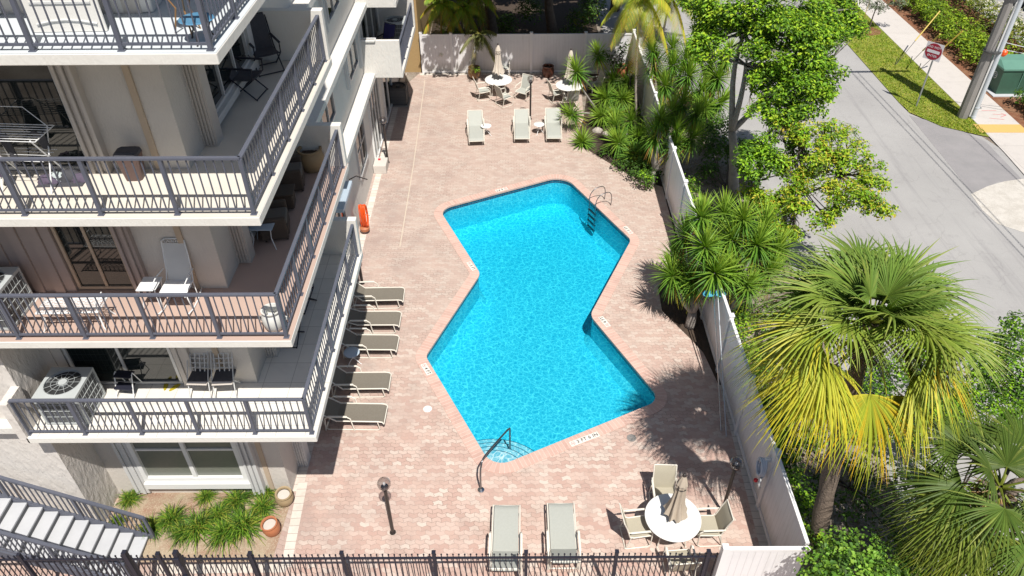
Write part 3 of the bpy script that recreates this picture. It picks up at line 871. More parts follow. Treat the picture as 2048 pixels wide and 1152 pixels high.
def fresh(fab, deg):
    return make_lounger(fab, R(deg))
def place(t, loc, rz, label, cat, group, first=False, name=None):
    o = t if first else copy_tree(t)
    o.location = loc; o.rotation_euler = (0, 0, rz)
    tag(o, label, cat, group)
    return o
LG = 'sling sun loungers around the pool'
LL = ['farthest lounger of the building-side row, next to a lamp post base',
      'second lounger from the far end of the building-side row of five',
      'middle lounger of the building-side row, just beyond the round blue-topped table',
      'fourth lounger of the row beside the building, just nearer than the round table',
      'nearest lounger of the row of five beside the building, closest to the planter']
for i, (px, py) in enumerate(((807, 588), (800, 636), (795, 684), (779, 761), (771, 824))):
    g = G(px, py, .36)
    place(fresh('sling', [44, 22, 40, 47, 36][i]), (g.x-.97, g.y, 0), R(-90+[1.5, 0, -.8, .6, -1.5][i]), LL[i], 'sun lounger', LG, True)
for i, (px, rz, lab) in enumerate(((1012, 1, 'left of the two loungers lying lengthwise behind the black picket fence'), (1121, 0, 'right of the two loungers behind the black picket fence, towards the dining set'))):
    g = G(px, 1008 if i == 0 else 1004, .34)
    place(fresh('slingl', 28+10*i), (g.x, g.y-.97, 0), R(-rz*.9), lab, 'sun lounger', LG, True)
for i, (fx, fy, rz, lab) in enumerate(((948, 293, 184, 'leftmost pale lounger in front of the far dining tables, turned slightly askew'), (1044, 288, 180, 'middle pale lounger at the far end, directly in front of the lamp post'), (1108, 287, 180, 'rightmost far lounger, with the spiky shadow of a yucca on its seat'))):
    g = G(fx, fy)
    o = fresh('slingl', [38, 30, 34][i]); o.location = (g.x+(.06 if i == 0 else 0), g.y+.93, 0); o.rotation_euler = (0, 0, R(rz))
    tag(o, lab, 'sun lounger', LG)

# ---- small round side table with splayed legs
def make_side(top):
    t = empty('side_table')
    sub(MB().lathe([(.0, .435), (.22, .435), (.235, .445), (.235, .455), (.22, .465), (.0, .465)], 28, cap0=False, cap1=False), 'tabletop', top, t, 'auto')
    sub(MB().cyl((0, 0, .2), (0, 0, .44), .022), 'stem', 'whitem', t)
    for k in range(3):
        a = R(100+120*k); c, s = math.cos(a), math.sin(a)
        sub(MB().tube([(0, 0, .24), (c*.12, s*.12, .14), (c*.22, s*.22, .02), (c*.25, s*.25, .012)], .013, 6), 'leg', 'whitem', t)
    return t
sd = make_side('white')
SG = 'small round side tables'
g = G(972, 251, .46); place(sd, (g.x, g.y, 0), 0, 'small white round table right of the leftmost far lounger', 'side table', SG, True)
g = G(1078, 248, .46); place(sd, (g.x, g.y, 0), R(25), 'small white round table between the two right far loungers', 'side table', SG)
sd2 = make_side('bluetop'); g = G(703, 704, .46); place(sd2, (g.x, g.y, 0), R(10), 'round table with a bluish top beside the middle lounger of the building-side row', 'side table', SG, True)

# ---- dining chair: faces +y
def make_chair(fab):
    t = empty('patio_chair')
    sub(sheet_strip(MB(), [(.27, .40), (.22, .425), (0, .41), (-.22, .405)], .50), 'seat_sling', fab, t, 'auto')
    b = [(-.22, .405), (-.27, .55), (-.33, .78), (-.40, .98), (-.43, 1.02)]
    sub(sheet_strip(MB(), b, .50), 'backrest_sling', fab, t, 'auto')
    f = MB()
    for x in (-.27, .27):
        f.tube([(x, -.42, 1.02), (x, -.33, .78), (x, -.24, .44), (x, -.15, .40), (x, .24, .43), (x, .29, .38)], .017, 8)
        f.tube([(x*1.1, -.30, .66), (x*1.12, .20, .64), (x*1.12, .28, .58), (x*1.1, .27, .08), (x*1.1, .20, .02), (x*1.1, -.30, .02), (x*1.1, -.34, .05)], .015, 8)
        f.tube([(x*1.1, -.22, .44), (x*1.1, -.30, .05)], .013, 6)
    f.tube([(-.27, -.42, 1.02), (.27, -.42, 1.02)], .015, 8); f.tube([(-.27, .29, .385), (.27, .29, .385)], .015, 8)
    f.tube([(-.3, -.32, .03), (.3, -.32, .03)], .013, 6)
    sub(f, 'frame', 'cream', t, 'auto')
    for x in (-.30, .30): sub(MB().box((x-.025, -.24, .645), (x+.025, .22, .665), .01), 'armrest', 'cream', t)
    return t
ch = make_chair('slingl'); chb = make_chair('slingb')
CG = 'sling patio chairs at the round tables'
def chair(src, p, deg, lab, first=False): place(src, (p[0], p[1], 0), R(deg), lab, 'chair', CG, first)

# ---- round dining table
def make_table():
    t = empty('dining_table')
    sub(MB().lathe([(.0, .70), (.62, .70), (.645, .708), (.65, .72), (.645, .732), (.62, .738), (.0, .738)], 48, cap0=False, cap1=False), 'tabletop', 'white', t, 'auto')
    for k in range(4):
        a = R(45+90*k); c, s = math.cos(a), math.sin(a)
        sub(MB().tube([(c*.42, s*.42, .70), (c*.40, s*.40, .4), (c*.46, s*.46, .03), (c*.48, s*.48, .012)], .018, 8), 'leg', 'cream', t)
    sub(MB().tube([(math.cos(2*PI*k/24)*.40, math.sin(2*PI*k/24)*.40, .45) for k in range(25)], .012, 6), 'leg_ring', 'cream', t)
    return t
def make_umbrella(cv, h, tilt=0.0, wid=.25):
    t = empty('closed_umbrella')
    sub(MB().cyl((0, 0, .02), (0, 0, h-.02), .02), 'pole', 'bronze', t)
    mb = MB(); L = []; n = 48; hs = [h-.02, h-.14, h-.30, h-.31, h-.6, h-.9, h-1.15, h-1.36]
    rs = [.035, .085, .125, .10, .105, .13, .18, .235]
    rs = [r*wid/.235 if i > 3 else r for i, r in enumerate(rs)]
    for i, (r, z) in enumerate(zip(rs, hs)):
        row = []
        for k in range(n):
            a = 2*PI*k/n; amp = .0 if i < 1 else (.10 if i < 3 else .30)
            w = 1+amp*math.sin(8*a+.5*math.sin(z*5))*(.7+.3*math.sin(3*a+z*2))
            dz = -.07*math.cos(8*a)*(1 if i == len(rs)-1 else 0)
            row.append(mb.pt((r*w*math.cos(a), r*w*math.sin(a), z+dz)))
        L.append(row)
    mb.loops(L, True, False)
    sub(mb, 'canopy', cv, t, 'auto')
    sub(MB().tube([(.115*math.cos(2*PI*k/16), .115*math.sin(2*PI*k/16), h-.42) for k in range(17)], .012, 6), 'tie_strap', 'bronze', t)
    sub(MB().lathe([(.0, h+.05), (.03, h+.04), (.045, h), (.04, h-.03), (0, h-.04)][::-1], 16, cap0=False, cap1=False), 'finial', 'bronze', t, True)
    return t
tb0 = make_table(); TG = 'round white dining tables'
T1 = G(1346, 1034, .73); T2 = G(997, 159, .73); T3 = G(1139, 170, .73)
place(tb0, (T1.x, T1.y, 0), 0, 'round white dining table in the near right corner dappled with palm shade', 'table', TG, True)
place(tb0, (T2.x, T2.y, 0), 0, 'round white dining table by the far fence in open sun', 'table', TG)
place(tb0, (T3.x, T3.y, 0), 0, 'round white dining table at the far end partly behind a yucca head', 'table', TG)
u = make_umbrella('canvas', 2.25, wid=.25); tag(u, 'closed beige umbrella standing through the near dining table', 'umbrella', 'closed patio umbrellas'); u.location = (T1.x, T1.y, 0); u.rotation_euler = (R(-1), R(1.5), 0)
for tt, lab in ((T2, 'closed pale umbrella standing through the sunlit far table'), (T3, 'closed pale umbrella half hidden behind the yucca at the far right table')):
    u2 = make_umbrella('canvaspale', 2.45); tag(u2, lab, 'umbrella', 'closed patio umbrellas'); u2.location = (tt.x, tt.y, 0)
p = T1
chair(chb, (p.x-.80, p.y-.05), -84, 'tan chair on the left side of the near dining table, facing it', True)
chair(chb, (p.x+.86, p.y-.02), 92, 'tan chair right of the near dining table, its back to the lamp post')
chair(chb, (p.x-.02, p.y+.84), 178, 'shaded chair beyond the near dining table, behind the beige umbrella')
chair(chb, (p.x+.05, p.y-.93), 4, 'chair on the near side of the front dining table, behind the fence pickets')
def cg(px, py, z=.42): return G(px, py, z)
chair(ch, cg(966, 180), -75, 'pale chair left of the sunlit far table, facing it beside the tan pot', True)
chair(ch, cg(1009, 192), -55, 'pale chair at the near side of the sunlit far table, turned to the right')
chair(ch, cg(1047, 180), 150, 'pale chair right of the sunlit far table, pulled away and facing the pool')
chair(ch, cg(1007, 133), 180, 'pale chair behind the sunlit far table against the white fence')
chair(ch, cg(1113, 184), -72, 'pale chair left of the far right table')
chair(ch, cg(1142, 198), 12, 'pale chair on the near side of the far right table, facing it')
chair(ch, cg(1190, 168), 110, 'pale chair right of the far right table among the yuccas')

# ---- lamp posts
def make_lamp(h=1.92):
    t = empty('lamp_post')
    p = MB().cyl((0, 0, 0), (0, 0, h-.17), .042, n=12); p.cyl((0, 0, 0), (0, 0, .02), .075, n=16)
    sub(p, 'post', 'bronze', t, 'auto')
    sub(MB().lathe([(.05, h-.2), (.085, h-.17), (.085, h-.10), (.06, h-.08), (.03, h-.05), (.0, h-.05)], 16, cap1=False), 'lamp_holder', 'black', t, 'auto')
    sub(MB().lathe([(.0, h-.06), (.025, h-.05), (.035, h+.0), (.02, h+.04), (0, h+.05)], 12, cap0=False, cap1=False), 'bulb', 'white', t, True)
    g = MB(); r = .155
    g.lathe([(r*math.sin(PI*k/14), h-r*math.cos(PI*k/14)) for k in range(1, 14)], 24)
    sub(g, 'glass_globe', 'globe', t, True)
    return t
lp = make_lamp(); PG = 'short globe lamp posts around the deck'
for i, (px, py, lab) in enumerate(((785.7, 1065, 'globe lamp post alone on open pavers between the planter and the pool'), (1444, 1025, 'globe lamp post beside the near dining table and the side fence'), (776, 325, 'globe lamp post near the building wall, in front of the shaded condenser'), (1060.5, 238, 'globe lamp post behind the middle far lounger'), (1254, 228, 'globe lamp post half hidden by yuccas at the far right'), (725, 567, 'lamp post mostly hidden by the balcony, behind the farthest building-side lounger'))):
    g = G(px, py); place(lp, (g.x, g.y, 0), R(30*i), lab, 'lamp post', PG, i == 0)

# ================================================================ POOL FITTINGS
def tcurve(pts, r, n=10, sm=6):
    """smooth tube through points (Catmull-Rom)"""
    P = [Vector(p) for p in pts]; P = [P[0]]+P+[P[-1]]; out = []
    for i in range(1, len(P)-2):
        for k in range(sm):
            t = k/sm; a, b, c, d = P[i-1:i+3]
            out.append(.5*((2*b)+(c-a)*t+(2*a-5*b+4*c-d)*t*t+(3*b-a-3*c+d)*t**3))
    out.append(P[-2]); return out, r
hr = tag(empty('pool_handrail', G(962, 980)), 'curved metal handrail reaching over the pool entry steps', 'handrail')
b0 = G(962, 980); e0 = G(1020, 905, -.5)
pp, r = tcurve([(b0.x, b0.y, 0), (b0.x, b0.y+.01, .5), (b0.x+.02, b0.y+.1, .80), (b0.x+.12, b0.y+.35, .92), (e0.x-.12, e0.y-.18, .55), (e0.x-.02, e0.y-.02, .50), (e0.x, e0.y, .40), (e0.x, e0.y, -.5)], .024)
o = MB().tube(pp, r, 10).build('rail', M['steel'], None, True); o.parent = hr; o.location = -b0
o = MB().lathe([(.085, 0.001), (.085, .015), (.05, .03), (.025, .035)], 20, (b0.x, b0.y, 0)).build('floor_flange', M['chrome'], None, 'auto'); o.parent = hr; o.location = -b0
# ladder on the right far side
l1 = G(1224, 410); l2 = G(1188, 392)
lad = tag(empty('pool_ladder', (l1.x, l1.y, 0)), 'steel pool ladder with two curved grab rails at the far right edge of the water', 'ladder')
dirp = Vector((-.62, -.78, 0)).normalized()
def lpart(mb, n, m, par=None):
    o = mb.build(n, M[m], None, 'auto'); o.parent = par or lad
    if par is None: o.location = (-l1.x, -l1.y, 0)
    return o
W1 = G(1196, 395, -.09); W2 = G(1180, 425, -.09)
side = Vector((-.64, .77, 0)).normalized()
c0 = Vector((G(1208, 408).x, G(1208, 408).y, 0))
edge_d = (Vector(pool_c[4][:2]).to_3d()-Vector(pool_c[3][:2]).to_3d()).normalized()
inw = Vector((-edge_d.y, edge_d.x, 0));
if (c0+inw).x > c0.x: inw = -inw
mid = Vector(pool_c[3][:2]).to_3d()+edge_d*((Vector(pool_c[4][:2])-Vector(pool_c[3][:2])).length*.50)
for s in (-.23, .23):
    q = mid+edge_d*s
    pts = [q-inw*.52, q-inw*.52+Vector((0, 0, .40)), q-inw*.38+Vector((0, 0, .62)), q-inw*.05+Vector((0, 0, .60)), q+inw*.14+Vector((0, 0, .38)), q+inw*.16+Vector((0, 0, 0)), q+inw*.16+Vector((0, 0, -1.1))]
    pp, r = tcurve([tuple(a) for a in pts], .017)
    lpart(MB().tube(pp, r, 8), 'grab_rail', 'steel')
for z in (-.25, -.50, -.75, -1.0):
    a = mid+inw*.16+Vector((0, 0, z)); lpart(MB().bar(a-edge_d*.25, a+edge_d*.25, .09, .03), 'rung', 'steel')
# skimmer and drain lids
def disc(name, p, r, m, label, cat, z=.012, grp=None):
    o = MB().lathe([(r, 0.001), (r, z*.7), (r*.93, z), (r*.3, z+.001), (0, z+.001)], 28, cap1=False).build(name, M[m], None, 'auto')
    o.location = p; return tag(o, label, cat, grp)
disc('skimmer_lid', G(855, 818), .12, 'white', 'round white skimmer lid in the pavers left of the pool', 'lid')
disc('skimmer_lid', G(1263, 876), .125, 'concrete', 'round grey lid in the pavers at the edge of the palm shade', 'lid')
disc('manhole_cover', G(1957, 216)+Vector((0, 0, .022)), .13, 'signback', 'small round metal cover in the pale sidewalk', 'cover')

def text_mesh(name, body, size, m, parent=None, ext=.002):
    cu = bpy.data.curves.new(name, 'FONT'); cu.body = body; cu.size = size; cu.align_x = 'CENTER'; cu.align_y = 'CENTER'; cu.extrude = ext; cu.space_character = 1.08
    cu.offset = .0008
    tmp = bpy.data.objects.new(name, cu); COL.objects.link(tmp)
    dg = bpy.context.evaluated_depsgraph_get(); dg.update()
    me = bpy.data.meshes.new_from_object(tmp.evaluated_get(dg)); me.name = name
    bpy.data.objects.remove(tmp); me.materials.clear(); me.materials.append(M[m])
    o = bpy.data.objects.new(name, me); COL.objects.link(o)
    if parent: o.parent = parent
    return o
def marker(px, py, ax, ay, body, w, label, vertical=None):
    """tile plate with black lettering set in the coping; (ax, ay) = pixel the text runs towards"""
    c = G(px, py); d = (G(ax, ay)-c); ang = math.atan2(d.y, d.x)
    t = empty('depth_marker', (c.x, c.y, .0145), ang)
    tag(t, label, 'depth marker', 'pool depth markers in the coping')
    h = .17
    MB().box((-w/2, -h/2, 0), (w/2, h/2, .005)).build('tile', M['tilewhite'], t)
    o = text_mesh('lettering', body, .150, 'tileblack', t); o.location = (.085, -.002, .0075)
    k = MB(); cx = -w/2+.085
    k.tube([(cx+.055*math.cos(2*PI*q/20), .055*math.sin(2*PI*q/20), .006) for q in range(21)], .005, 4)
    k.bar((cx-.04, .04, .006), (cx+.04, -.04, .006), .008, .004)
    k.bar((cx-.02, -.01, .006), (cx+.03, .015, .006), .012, .004)
    k.build('no_diving_symbol', M['redpaint'], t)
    return t
marker(1169, 879, 1240, 852, '3 FT 6 IN', .86, 'white tile reading 3 FT 6 IN in the near pool edge')
marker(853, 739, 885, 790, '4 FT', .50, 'white tile reading 4 FT in the left pool edge near the corner')
marker(943, 533, 958, 553, '5 FT', .50, 'white tile reading 5 FT in the left pool edge at the inner bend')
marker(1003, 380, 960, 391, '6 FT', .50, 'white tile reading 6 FT in the far pool edge')
marker(1256, 461, 1236, 440, '5 FT', .50, 'white tile reading 5 FT in the right pool edge near the corner')
marker(1209, 644, 1193, 625, '4 FT', .50, 'white tile reading 4 FT in the right pool edge at the inner bend')
# ================================================================ FENCES
def vinyl_panel_x(x0, x1, y, h, name='panel'):
    b = MB().box((x0, y-.02, .06), (x1, y+.02, h-.06)); return b
vf = tag(empty('vinyl_fence', (-4.4, 36.55, 0)), 'white vinyl privacy fence closing the far end of the yard, dappled with tree shade', 'fence')
def fpart(mb, n, m, par, smooth=False):
    o = mb.build(n, M[m], None, smooth); o.parent = par; o.location = -par.location; return o
xs = [-4.42, -2.95, -.42+.0, 1.01+.0, 3.68, 6.05]
xs = [-4.42, -2.95, 1.01, 3.68, 6.05]
for a, b in zip(xs, xs[1:]):
    fpart(MB().box((a+.06, 36.53, .06), (b-.06, 36.57, 1.95)), 'panel', 'vinyl', vf)
    fpart(MB().box((a+.06, 36.51, 1.93), (b-.06, 36.59, 2.0)), 'fence_rail', 'vinylp', vf)
    fpart(MB().box((a+.06, 36.51, .04), (b-.06, 36.59, .14)), 'fence_rail', 'vinylp', vf)
for x in xs[:-1]:
    fpart(MB().box((x-.065, 36.48, 0), (x+.065, 36.62, 2.06)).box((x-.08, 36.465, 2.06), (x+.08, 36.635, 2.09), .01), 'post', 'vinylp', vf)
sf = tag(empty('vinyl_fence', (6.02, 8.55, 0)), 'long white vinyl privacy fence between the pool deck and the street planting', 'fence')
ys = [8.55+2.33*k for k in range(13)]
H2 = 2.12
for a, b in zip(ys, ys[1:]):
    fpart(MB().box((6.0, a+.06, .06), (6.04, b-.06, H2-.05)), 'panel', 'vinyly', sf)
    fpart(MB().box((5.98, a+.06, H2-.07), (6.06, b-.06, H2)), 'fence_rail', 'vinylp', sf)
    fpart(MB().box((5.98, a+.06, .05), (6.06, b-.06, .18)), 'fence_rail', 'vinylp', sf)
for y in ys[1:]:
    fpart(MB().box((5.955, y-.065, 0), (6.085, y+.065, H2+.06)).box((5.94, y-.08, H2+.06), (6.10, y+.08, H2+.09), .01), 'post', 'vinylp', sf)
nf = tag(empty('vinyl_fence', (4.3, 8.5, 0)), 'short white vinyl fence panel joining the black picket fence to the long fence', 'fence')
fpart(MB().box((4.38, 8.48, .06), (6.0, 8.52, H2-.05)), 'panel', 'vinyl', nf)
fpart(MB().box((4.38, 8.46, H2-.07), (6.04, 8.54, H2)), 'fence_rail', 'vinylp', nf)
fpart(MB().box((4.25, 8.43, 0), (4.38, 8.57, H2+.06)), 'post', 'vinylp', nf)

pf = tag(empty('picket_fence', (-1.3, 8.58, 0)), 'black metal picket fence with ball finials across the near edge of the deck', 'fence')
def picket_run(a, b, name='pickets', par=None, hh=1.80, pos=None):
    a = Vector((*a, 0)); b = Vector((*b, 0)); L = (b-a).length; d = (b-a)/L; up = Vector((0, 0, 1))
    r = MB()
    for z in (hh-.13, .16): r.bar(a+up*z, b+up*z, .035, .045)
    n = round(L/.122)
    for k in range(n+1):
        p = a+d*(L*k/n); r.bar(p+up*.05, p+up*(hh-.03), .018, .018)
        r.lathe([(.004, hh-.035), (.02, hh-.015), (.02, hh+.0), (.012, hh+.02), (.002, hh+.03)], 6, (p.x, p.y, 0))
    o = fpart(r, name, 'black', par)
    return o
picket_run((-6.83, 8.58), (4.22, 8.58), 'picket_panel', pf)
for px in (320, 503, 685, 868, 1052, 1233, 1416):
    x = G(px, 1102, 1.82).x
    fpart(MB().box((x-.035, 8.545, 0), (x+.035, 8.615, 1.88)).box((x-.042, 8.538, 1.88), (x+.042, 8.622, 1.90)), 'post', 'black', pf)
gt = tag(empty('picket_gate', (-7.3, 8.58, 0)), 'black metal picket gate at the foot of the stair in the near left corner', 'gate')
picket_run((-7.9, 8.58), (-6.98, 8.58), 'picket_panel', gt)
for x in (-8.0, -6.95):
    fpart(MB().box((x-.045, 8.53, 0), (x+.045, 8.63, 1.95)), 'post', 'black', gt)
fpart(MB().box((-7.02, 8.50, 1.5), (-6.90, 8.66, 1.78), .02).box((-7.0, 8.50, 1.0), (-6.9, 8.53, 1.12)), 'latch', 'black', gt)
lf = tag(empty('picket_fence', (-9.5, 8.58, 0)), 'black metal picket fence left of the gate, in front of the stair', 'fence')
picket_run((-11.8, 8.58), (-8.1, 8.58), 'picket_panel', lf)
for x in (-10.2, -11.6): fpart(MB().box((x-.035, 8.545, 0), (x+.035, 8.615, 1.88)), 'post', 'black', lf)

# ================================================================ CONDENSERS
def make_ac(w=.86, h=.80, top='acgrey', body='acfin'):
    t = empty('condenser'); k = w/2
    b = MB().box((-k+.02, -k+.02, .04), (k-.02, k-.02, h-.05)); sub(b, 'coil', body, t)
    f = MB()
    for x in (-1, 1):
        for y in (-1, 1): f.box((x*k-.045*x, y*k-.045*y, .0), (x*k, y*k, h-.04))
    f.box((-k, -k, 0), (k, k, .05)); 
    for z in (.22, .38, .54):
        for s in (-1, 1):
            f.box((-k, s*(k-.003)-.006, z*h/.75), (k, s*(k-.003)+.006, z*h/.75+.007)); f.box((s*(k-.003)-.006, -k, z*h/.75), (s*(k-.003)+.006, k, z*h/.75+.007))
    for q in range(1, 9):
        xx = -k+w*q/9
        for s in (-1, 1): f.box((xx-.0015, s*k-.003, .05), (xx+.0015, s*k+.003, h-.05)); f.box((s*k-.003, xx-.0015, .05), (s*k+.003, xx+.0015, h-.05))
    sub(f, 'side_guard', 'acgrey' if top == 'acgrey' else 'acdark', t)
    # top with round opening
    tp = MB(); n = 32; ro = k*.84
    out = []
    for q in range(n):
        a = 2*PI*q/n; c, s = math.cos(a), math.sin(a); m_ = k/max(abs(c), abs(s)); out.append((c*m_, s*m_))
    A = [tp.pt((x, y, h-.06)) for x, y in out]; B = [tp.pt((x, y, h)) for x, y in out]
    C = [tp.pt((ro*math.cos(2*PI*q/n), ro*math.sin(2*PI*q/n), h+.012)) for q in range(n)]; D = [tp.pt((ro*.97*math.cos(2*PI*q/n), ro*.97*math.sin(2*PI*q/n), h-.16)) for q in range(n)]
    tp.loops([A, B, C, D]); sub(tp, 'top_panel', top, t, 'auto')
    sub(MB().lathe([(0, h-.155), (ro*.98, h-.155)][::-1], 32, cap0=False, cap1=False), 'fan_well', 'acdark', t)
    fb = MB()
    for q in range(5):
        a = 2*PI*q/5
        for j in range(4):
            r0, r1 = .10+j*(ro*.9-.10)/4, .10+(j+1)*(ro*.9-.10)/4
            fb.poly([(r0*math.cos(a), r0*math.sin(a), h-.12), (r1*math.cos(a), r1*math.sin(a), h-.12), (r1*math.cos(a+.5), r1*math.sin(a+.5), h-.07), (r0*math.cos(a+.6), r0*math.sin(a+.6), h-.07)])
    sub(fb, 'fan_blades', 'acgrey', t)
    g = MB()
    for r in (ro*.98, ro*.62, ro*.3): g.tube([(r*math.cos(2*PI*q/28), r*math.sin(2*PI*q/28), h+.012) for q in range(29)], .004, 4)
    for q in range(12): a = 2*PI*q/12; g.tube([(.07*math.cos(a), .07*math.sin(a), h+.014), (ro*math.cos(a), ro*math.sin(a), h+.012)], .004, 4)
    sub(g, 'fan_guard', top, t)
    sub(MB().cyl((0, 0, h-.10), (0, 0, h+.02), .085, n=20), 'motor_hub', top, t)
    return t
AG = 'air conditioner condensers'
ac = make_ac(); acd = make_ac(.84, .80, 'acdark')
g = G(128, 765, 4.75); place(ac, (g.x, g.y-.03, 3.985), R(0), 'pale square condenser at the left end of the lowest balcony', 'condenser', AG, True)
place(ac, (-9.52, 10.62, 6.65), R(0), 'pale condenser at the far left of the second balcony beside the white bench', 'condenser', AG)
g = G(797, 212, .0); place(acd, (g.x, g.y+.35, .06), 0, 'dark condenser on the ground in the shade below the box balcony', 'condenser', AG, True)
cpad = MB().box((-.5, -.5, -.055), (.5, .5, .0), .01).build('pad', M['concrete'], acd)
place(ac, (-4.75, 30.9, 3.985), 0, 'condenser inside the shaded box balcony at the far end of the building', 'condenser', AG)

# wall box and hose on the building
wbx = MB().box((-5.6, 26.75, 0), (-5.08, 27.45, .36), .015).build('utility_cabinet', M['wallin']); tag(wbx, 'low beige cabinet against the wall behind the globe lamp, with a red cap on it', 'cabinet')
rc = MB().box((-.05, -.04, 0), (.05, .04, .05), .01).build('red_cap', M['red']); rc.location = (-5.4, 27.25, .36); tag(rc, 'small red cap lying on the low beige cabinet', 'cap')
hs = tag(empty('garden_hose', (-5.45, 22.6, .75)), 'coiled bright orange hose hanging on the building wall', 'hose')
hb = MB()
for q in range(9):
    w = .13+.018*q; hgt = .46+.02*math.sin(q*2.1); off = .03*q
    hb.tube([(.03+off*.8+.03*math.sin(q), w*math.cos(2*PI*k/28)*.8, hgt*math.sin(2*PI*k/28)-.05*math.cos(2*PI*k/28)) for k in range(29)], .020, 6)
hb.build('hose_coil', M['orange'], hs, True)
MB().lathe([(.10, -.62), (.17, -.6), (.18, -.5), (.12, -.45)], 16, (.12, 0, 0)).build('hose_holder', M['pottc'], hs, 'auto')

# ================================================================ POTS
def make_pot(prof, m, fill='soil', lid=None):
    t = empty('plant_pot')
    sub(MB().lathe(prof, 28, cap1=False), 'pot_body', m, t, 'auto')
    h = prof[-1][1]; r = prof[-1][0]
    if lid: sub(MB().lathe([(r*.98, h-.05), (r*.98, h-.03), (0, h-.02)], 28, cap1=False), 'lid', lid, t)
    else: sub(MB().lathe([(r*.98, h-.06), (0, h-.04)], 24, cap1=False), 'potting_soil', fill, t)
    return t
P1 = [(.17, 0), (.28, .12), (.33, .28), (.31, .42), (.25, .50), (.27, .54), (.30, .56), (.29, .58), (.235, .57), (.22, .50)]
P2 = [(.20, 0), (.28, .15), (.31, .33), (.28, .46), (.26, .50), (.29, .52), (.29, .56), (.24, .56), (.225, .50)]
t = make_pot(P1, 'pot'); t.location = G(949, 156); tag(t, 'tan glazed pot by the far fence behind the left far chair, holding a small palm', 'plant pot')
t = make_pot(P2, 'potdark'); t.location = G(1096, 153); tag(t, 'empty-looking dark brown pot in the shade of the far fence', 'plant pot')
t = make_pot(P2, 'pottc'); t.location = G(1243, 152); tag(t, 'terracotta pot with a dark shrub in the far right corner of the fence', 'plant pot')
t = make_pot(P1, 'pottan', lid='shutter'); t.scale = (.68, .68, .75); t.location = G(571, 1004); t.rotation_euler = (R(6), R(5), 0); tag(t, 'olive tan pot with a pale disc inside, at the building corner end of the planter', 'plant pot')
t = make_pot(P2, 'pottc', lid='shutter'); t.scale = (.68, .68, .75); t.location = G(548, 1064); t.rotation_euler = (R(5), R(-4), 0); tag(t, 'terracotta pot with a pale disc inside, at the near corner of the planter', 'plant pot')

# ================================================================ POOL POLE, FLOAT HOSE ON THE SIDE FENCE
pn = tag(empty('pool_net', (5.72, 13.6, 0)), 'long metal pole with two blue net heads leaning against the side fence', 'pool net')
b0 = Vector((5.62, 13.3, .02)); b1 = Vector((5.80, 16.6, 2.0))
def npart(mb, n, m, sm=False):
    o = mb.build(n, M[m], None, sm); o.parent = pn; o.location = -pn.location
npart(MB().cyl(b0, b1, .018, n=8), 'pole', 'chrome'); npart(MB().cyl(b0+Vector((.1, -.2, 0)), b1+Vector((.08, -.1, .02)), .014, n=8), 'pole', 'conduit')
for dx, m in ((-.17, 'net'), (.17, 'net')):
    q = MB(); c = b1+Vector((dx, .05, .03)); L = []
    for r_, z_ in ((.17, 0), (.13, -.05), (.06, -.08), (.01, -.09)):
        L.append([q.pt((c.x+r_*math.cos(2*PI*k/16), c.y+r_*.75*math.sin(2*PI*k/16), c.z+z_)) for k in range(16)])
    q.loops(L, False, True); q.tube([(c.x+.17*math.cos(2*PI*k/16), c.y+.128*math.sin(2*PI*k/16), c.z) for k in range(17)], .01, 5)
    npart(q, 'net_head', m)
fh = tag(empty('float_hose', (5.9, 10.95, 1.5)), 'coiled pale blue and white pool hose hanging on the side fence with a red end', 'hose')
q = MB()
for k in range(3):
    q.tube([(-.05-.04*k, (.13+.02*k)*math.cos(2*PI*a/20)+.02*k, (.30-.03*k)*math.sin(2*PI*a/20)) for a in range(21)], .028, 8)
q.build('hose_coil', M['hosew'], fh, True)
MB().tube([(-.08, -.1, -.25), (-.12, -.16, -.38), (-.1, -.2, -.5)], .035, 8).build('hose_end', M['white'], fh, True)
MB().lathe([(0, 0), (.05, .01), (.05, .06), (0, .07)], 12, (-.2, -.12, -.34), cap0=False, cap1=False).build('red_end_cap', M['red'], fh, True)
MB().box((-.08, -.03, .25), (.06, .03, .36), .01).build('hook', M['whitem'], fh)
# ================================================================ BALCONY THINGS
Z1, Z2, Z3, Z4 = FZ[:4]
def gz(px, py, z, h=0.0):
    g = G(px, py, z+h); g.z = z+.002; return g
# --- lowest balcony
t = tag(empty('step_stool', gz(262, 780, Z1), R(-6)), 'white two-step folding stool with dark treads on the lowest balcony', 'step stool')
f = MB()
for x in (-.19, .19):
    f.tube([(x, -.24, 0), (x, -.02, .50), (x, .03, .52)], .012, 6); f.tube([(x, .20, 0), (x, .03, .50)], .011, 6)
sub(f, 'frame', 'whitem', t)
for y, z in ((-.12, .22), (.0, .46)): sub(MB().box((-.19, y-.10, z), (.19, y+.11, z+.03), .01), 'tread', 'black', t)
for px, py, rz, lab in ((332, 772, 8, 'left yellow flip-flop on the lowest balcony floor'), (350, 775, -38, 'right yellow flip-flop, turned aside, on the lowest balcony floor')):
    p = gz(px, py, Z1); t = tag(empty('flip_flop', p, R(rz)), lab, 'flip-flop', 'pair of yellow flip-flops')
    s_ = [(.045*math.sin(a)*(1+.15*math.cos(a)), .14*math.cos(a)) for a in [2*PI*k/20 for k in range(20)]]
    sub(MB().prism(s_[::-1], 0, .015), 'sole', 'flop', t)
    sub(MB().tube([(-.04, -.02, .015), (-.02, .03, .04), (0, .07, .02), (.02, .03, .04), (.04, -.02, .015)], .008, 5), 'strap', 'flop', t)
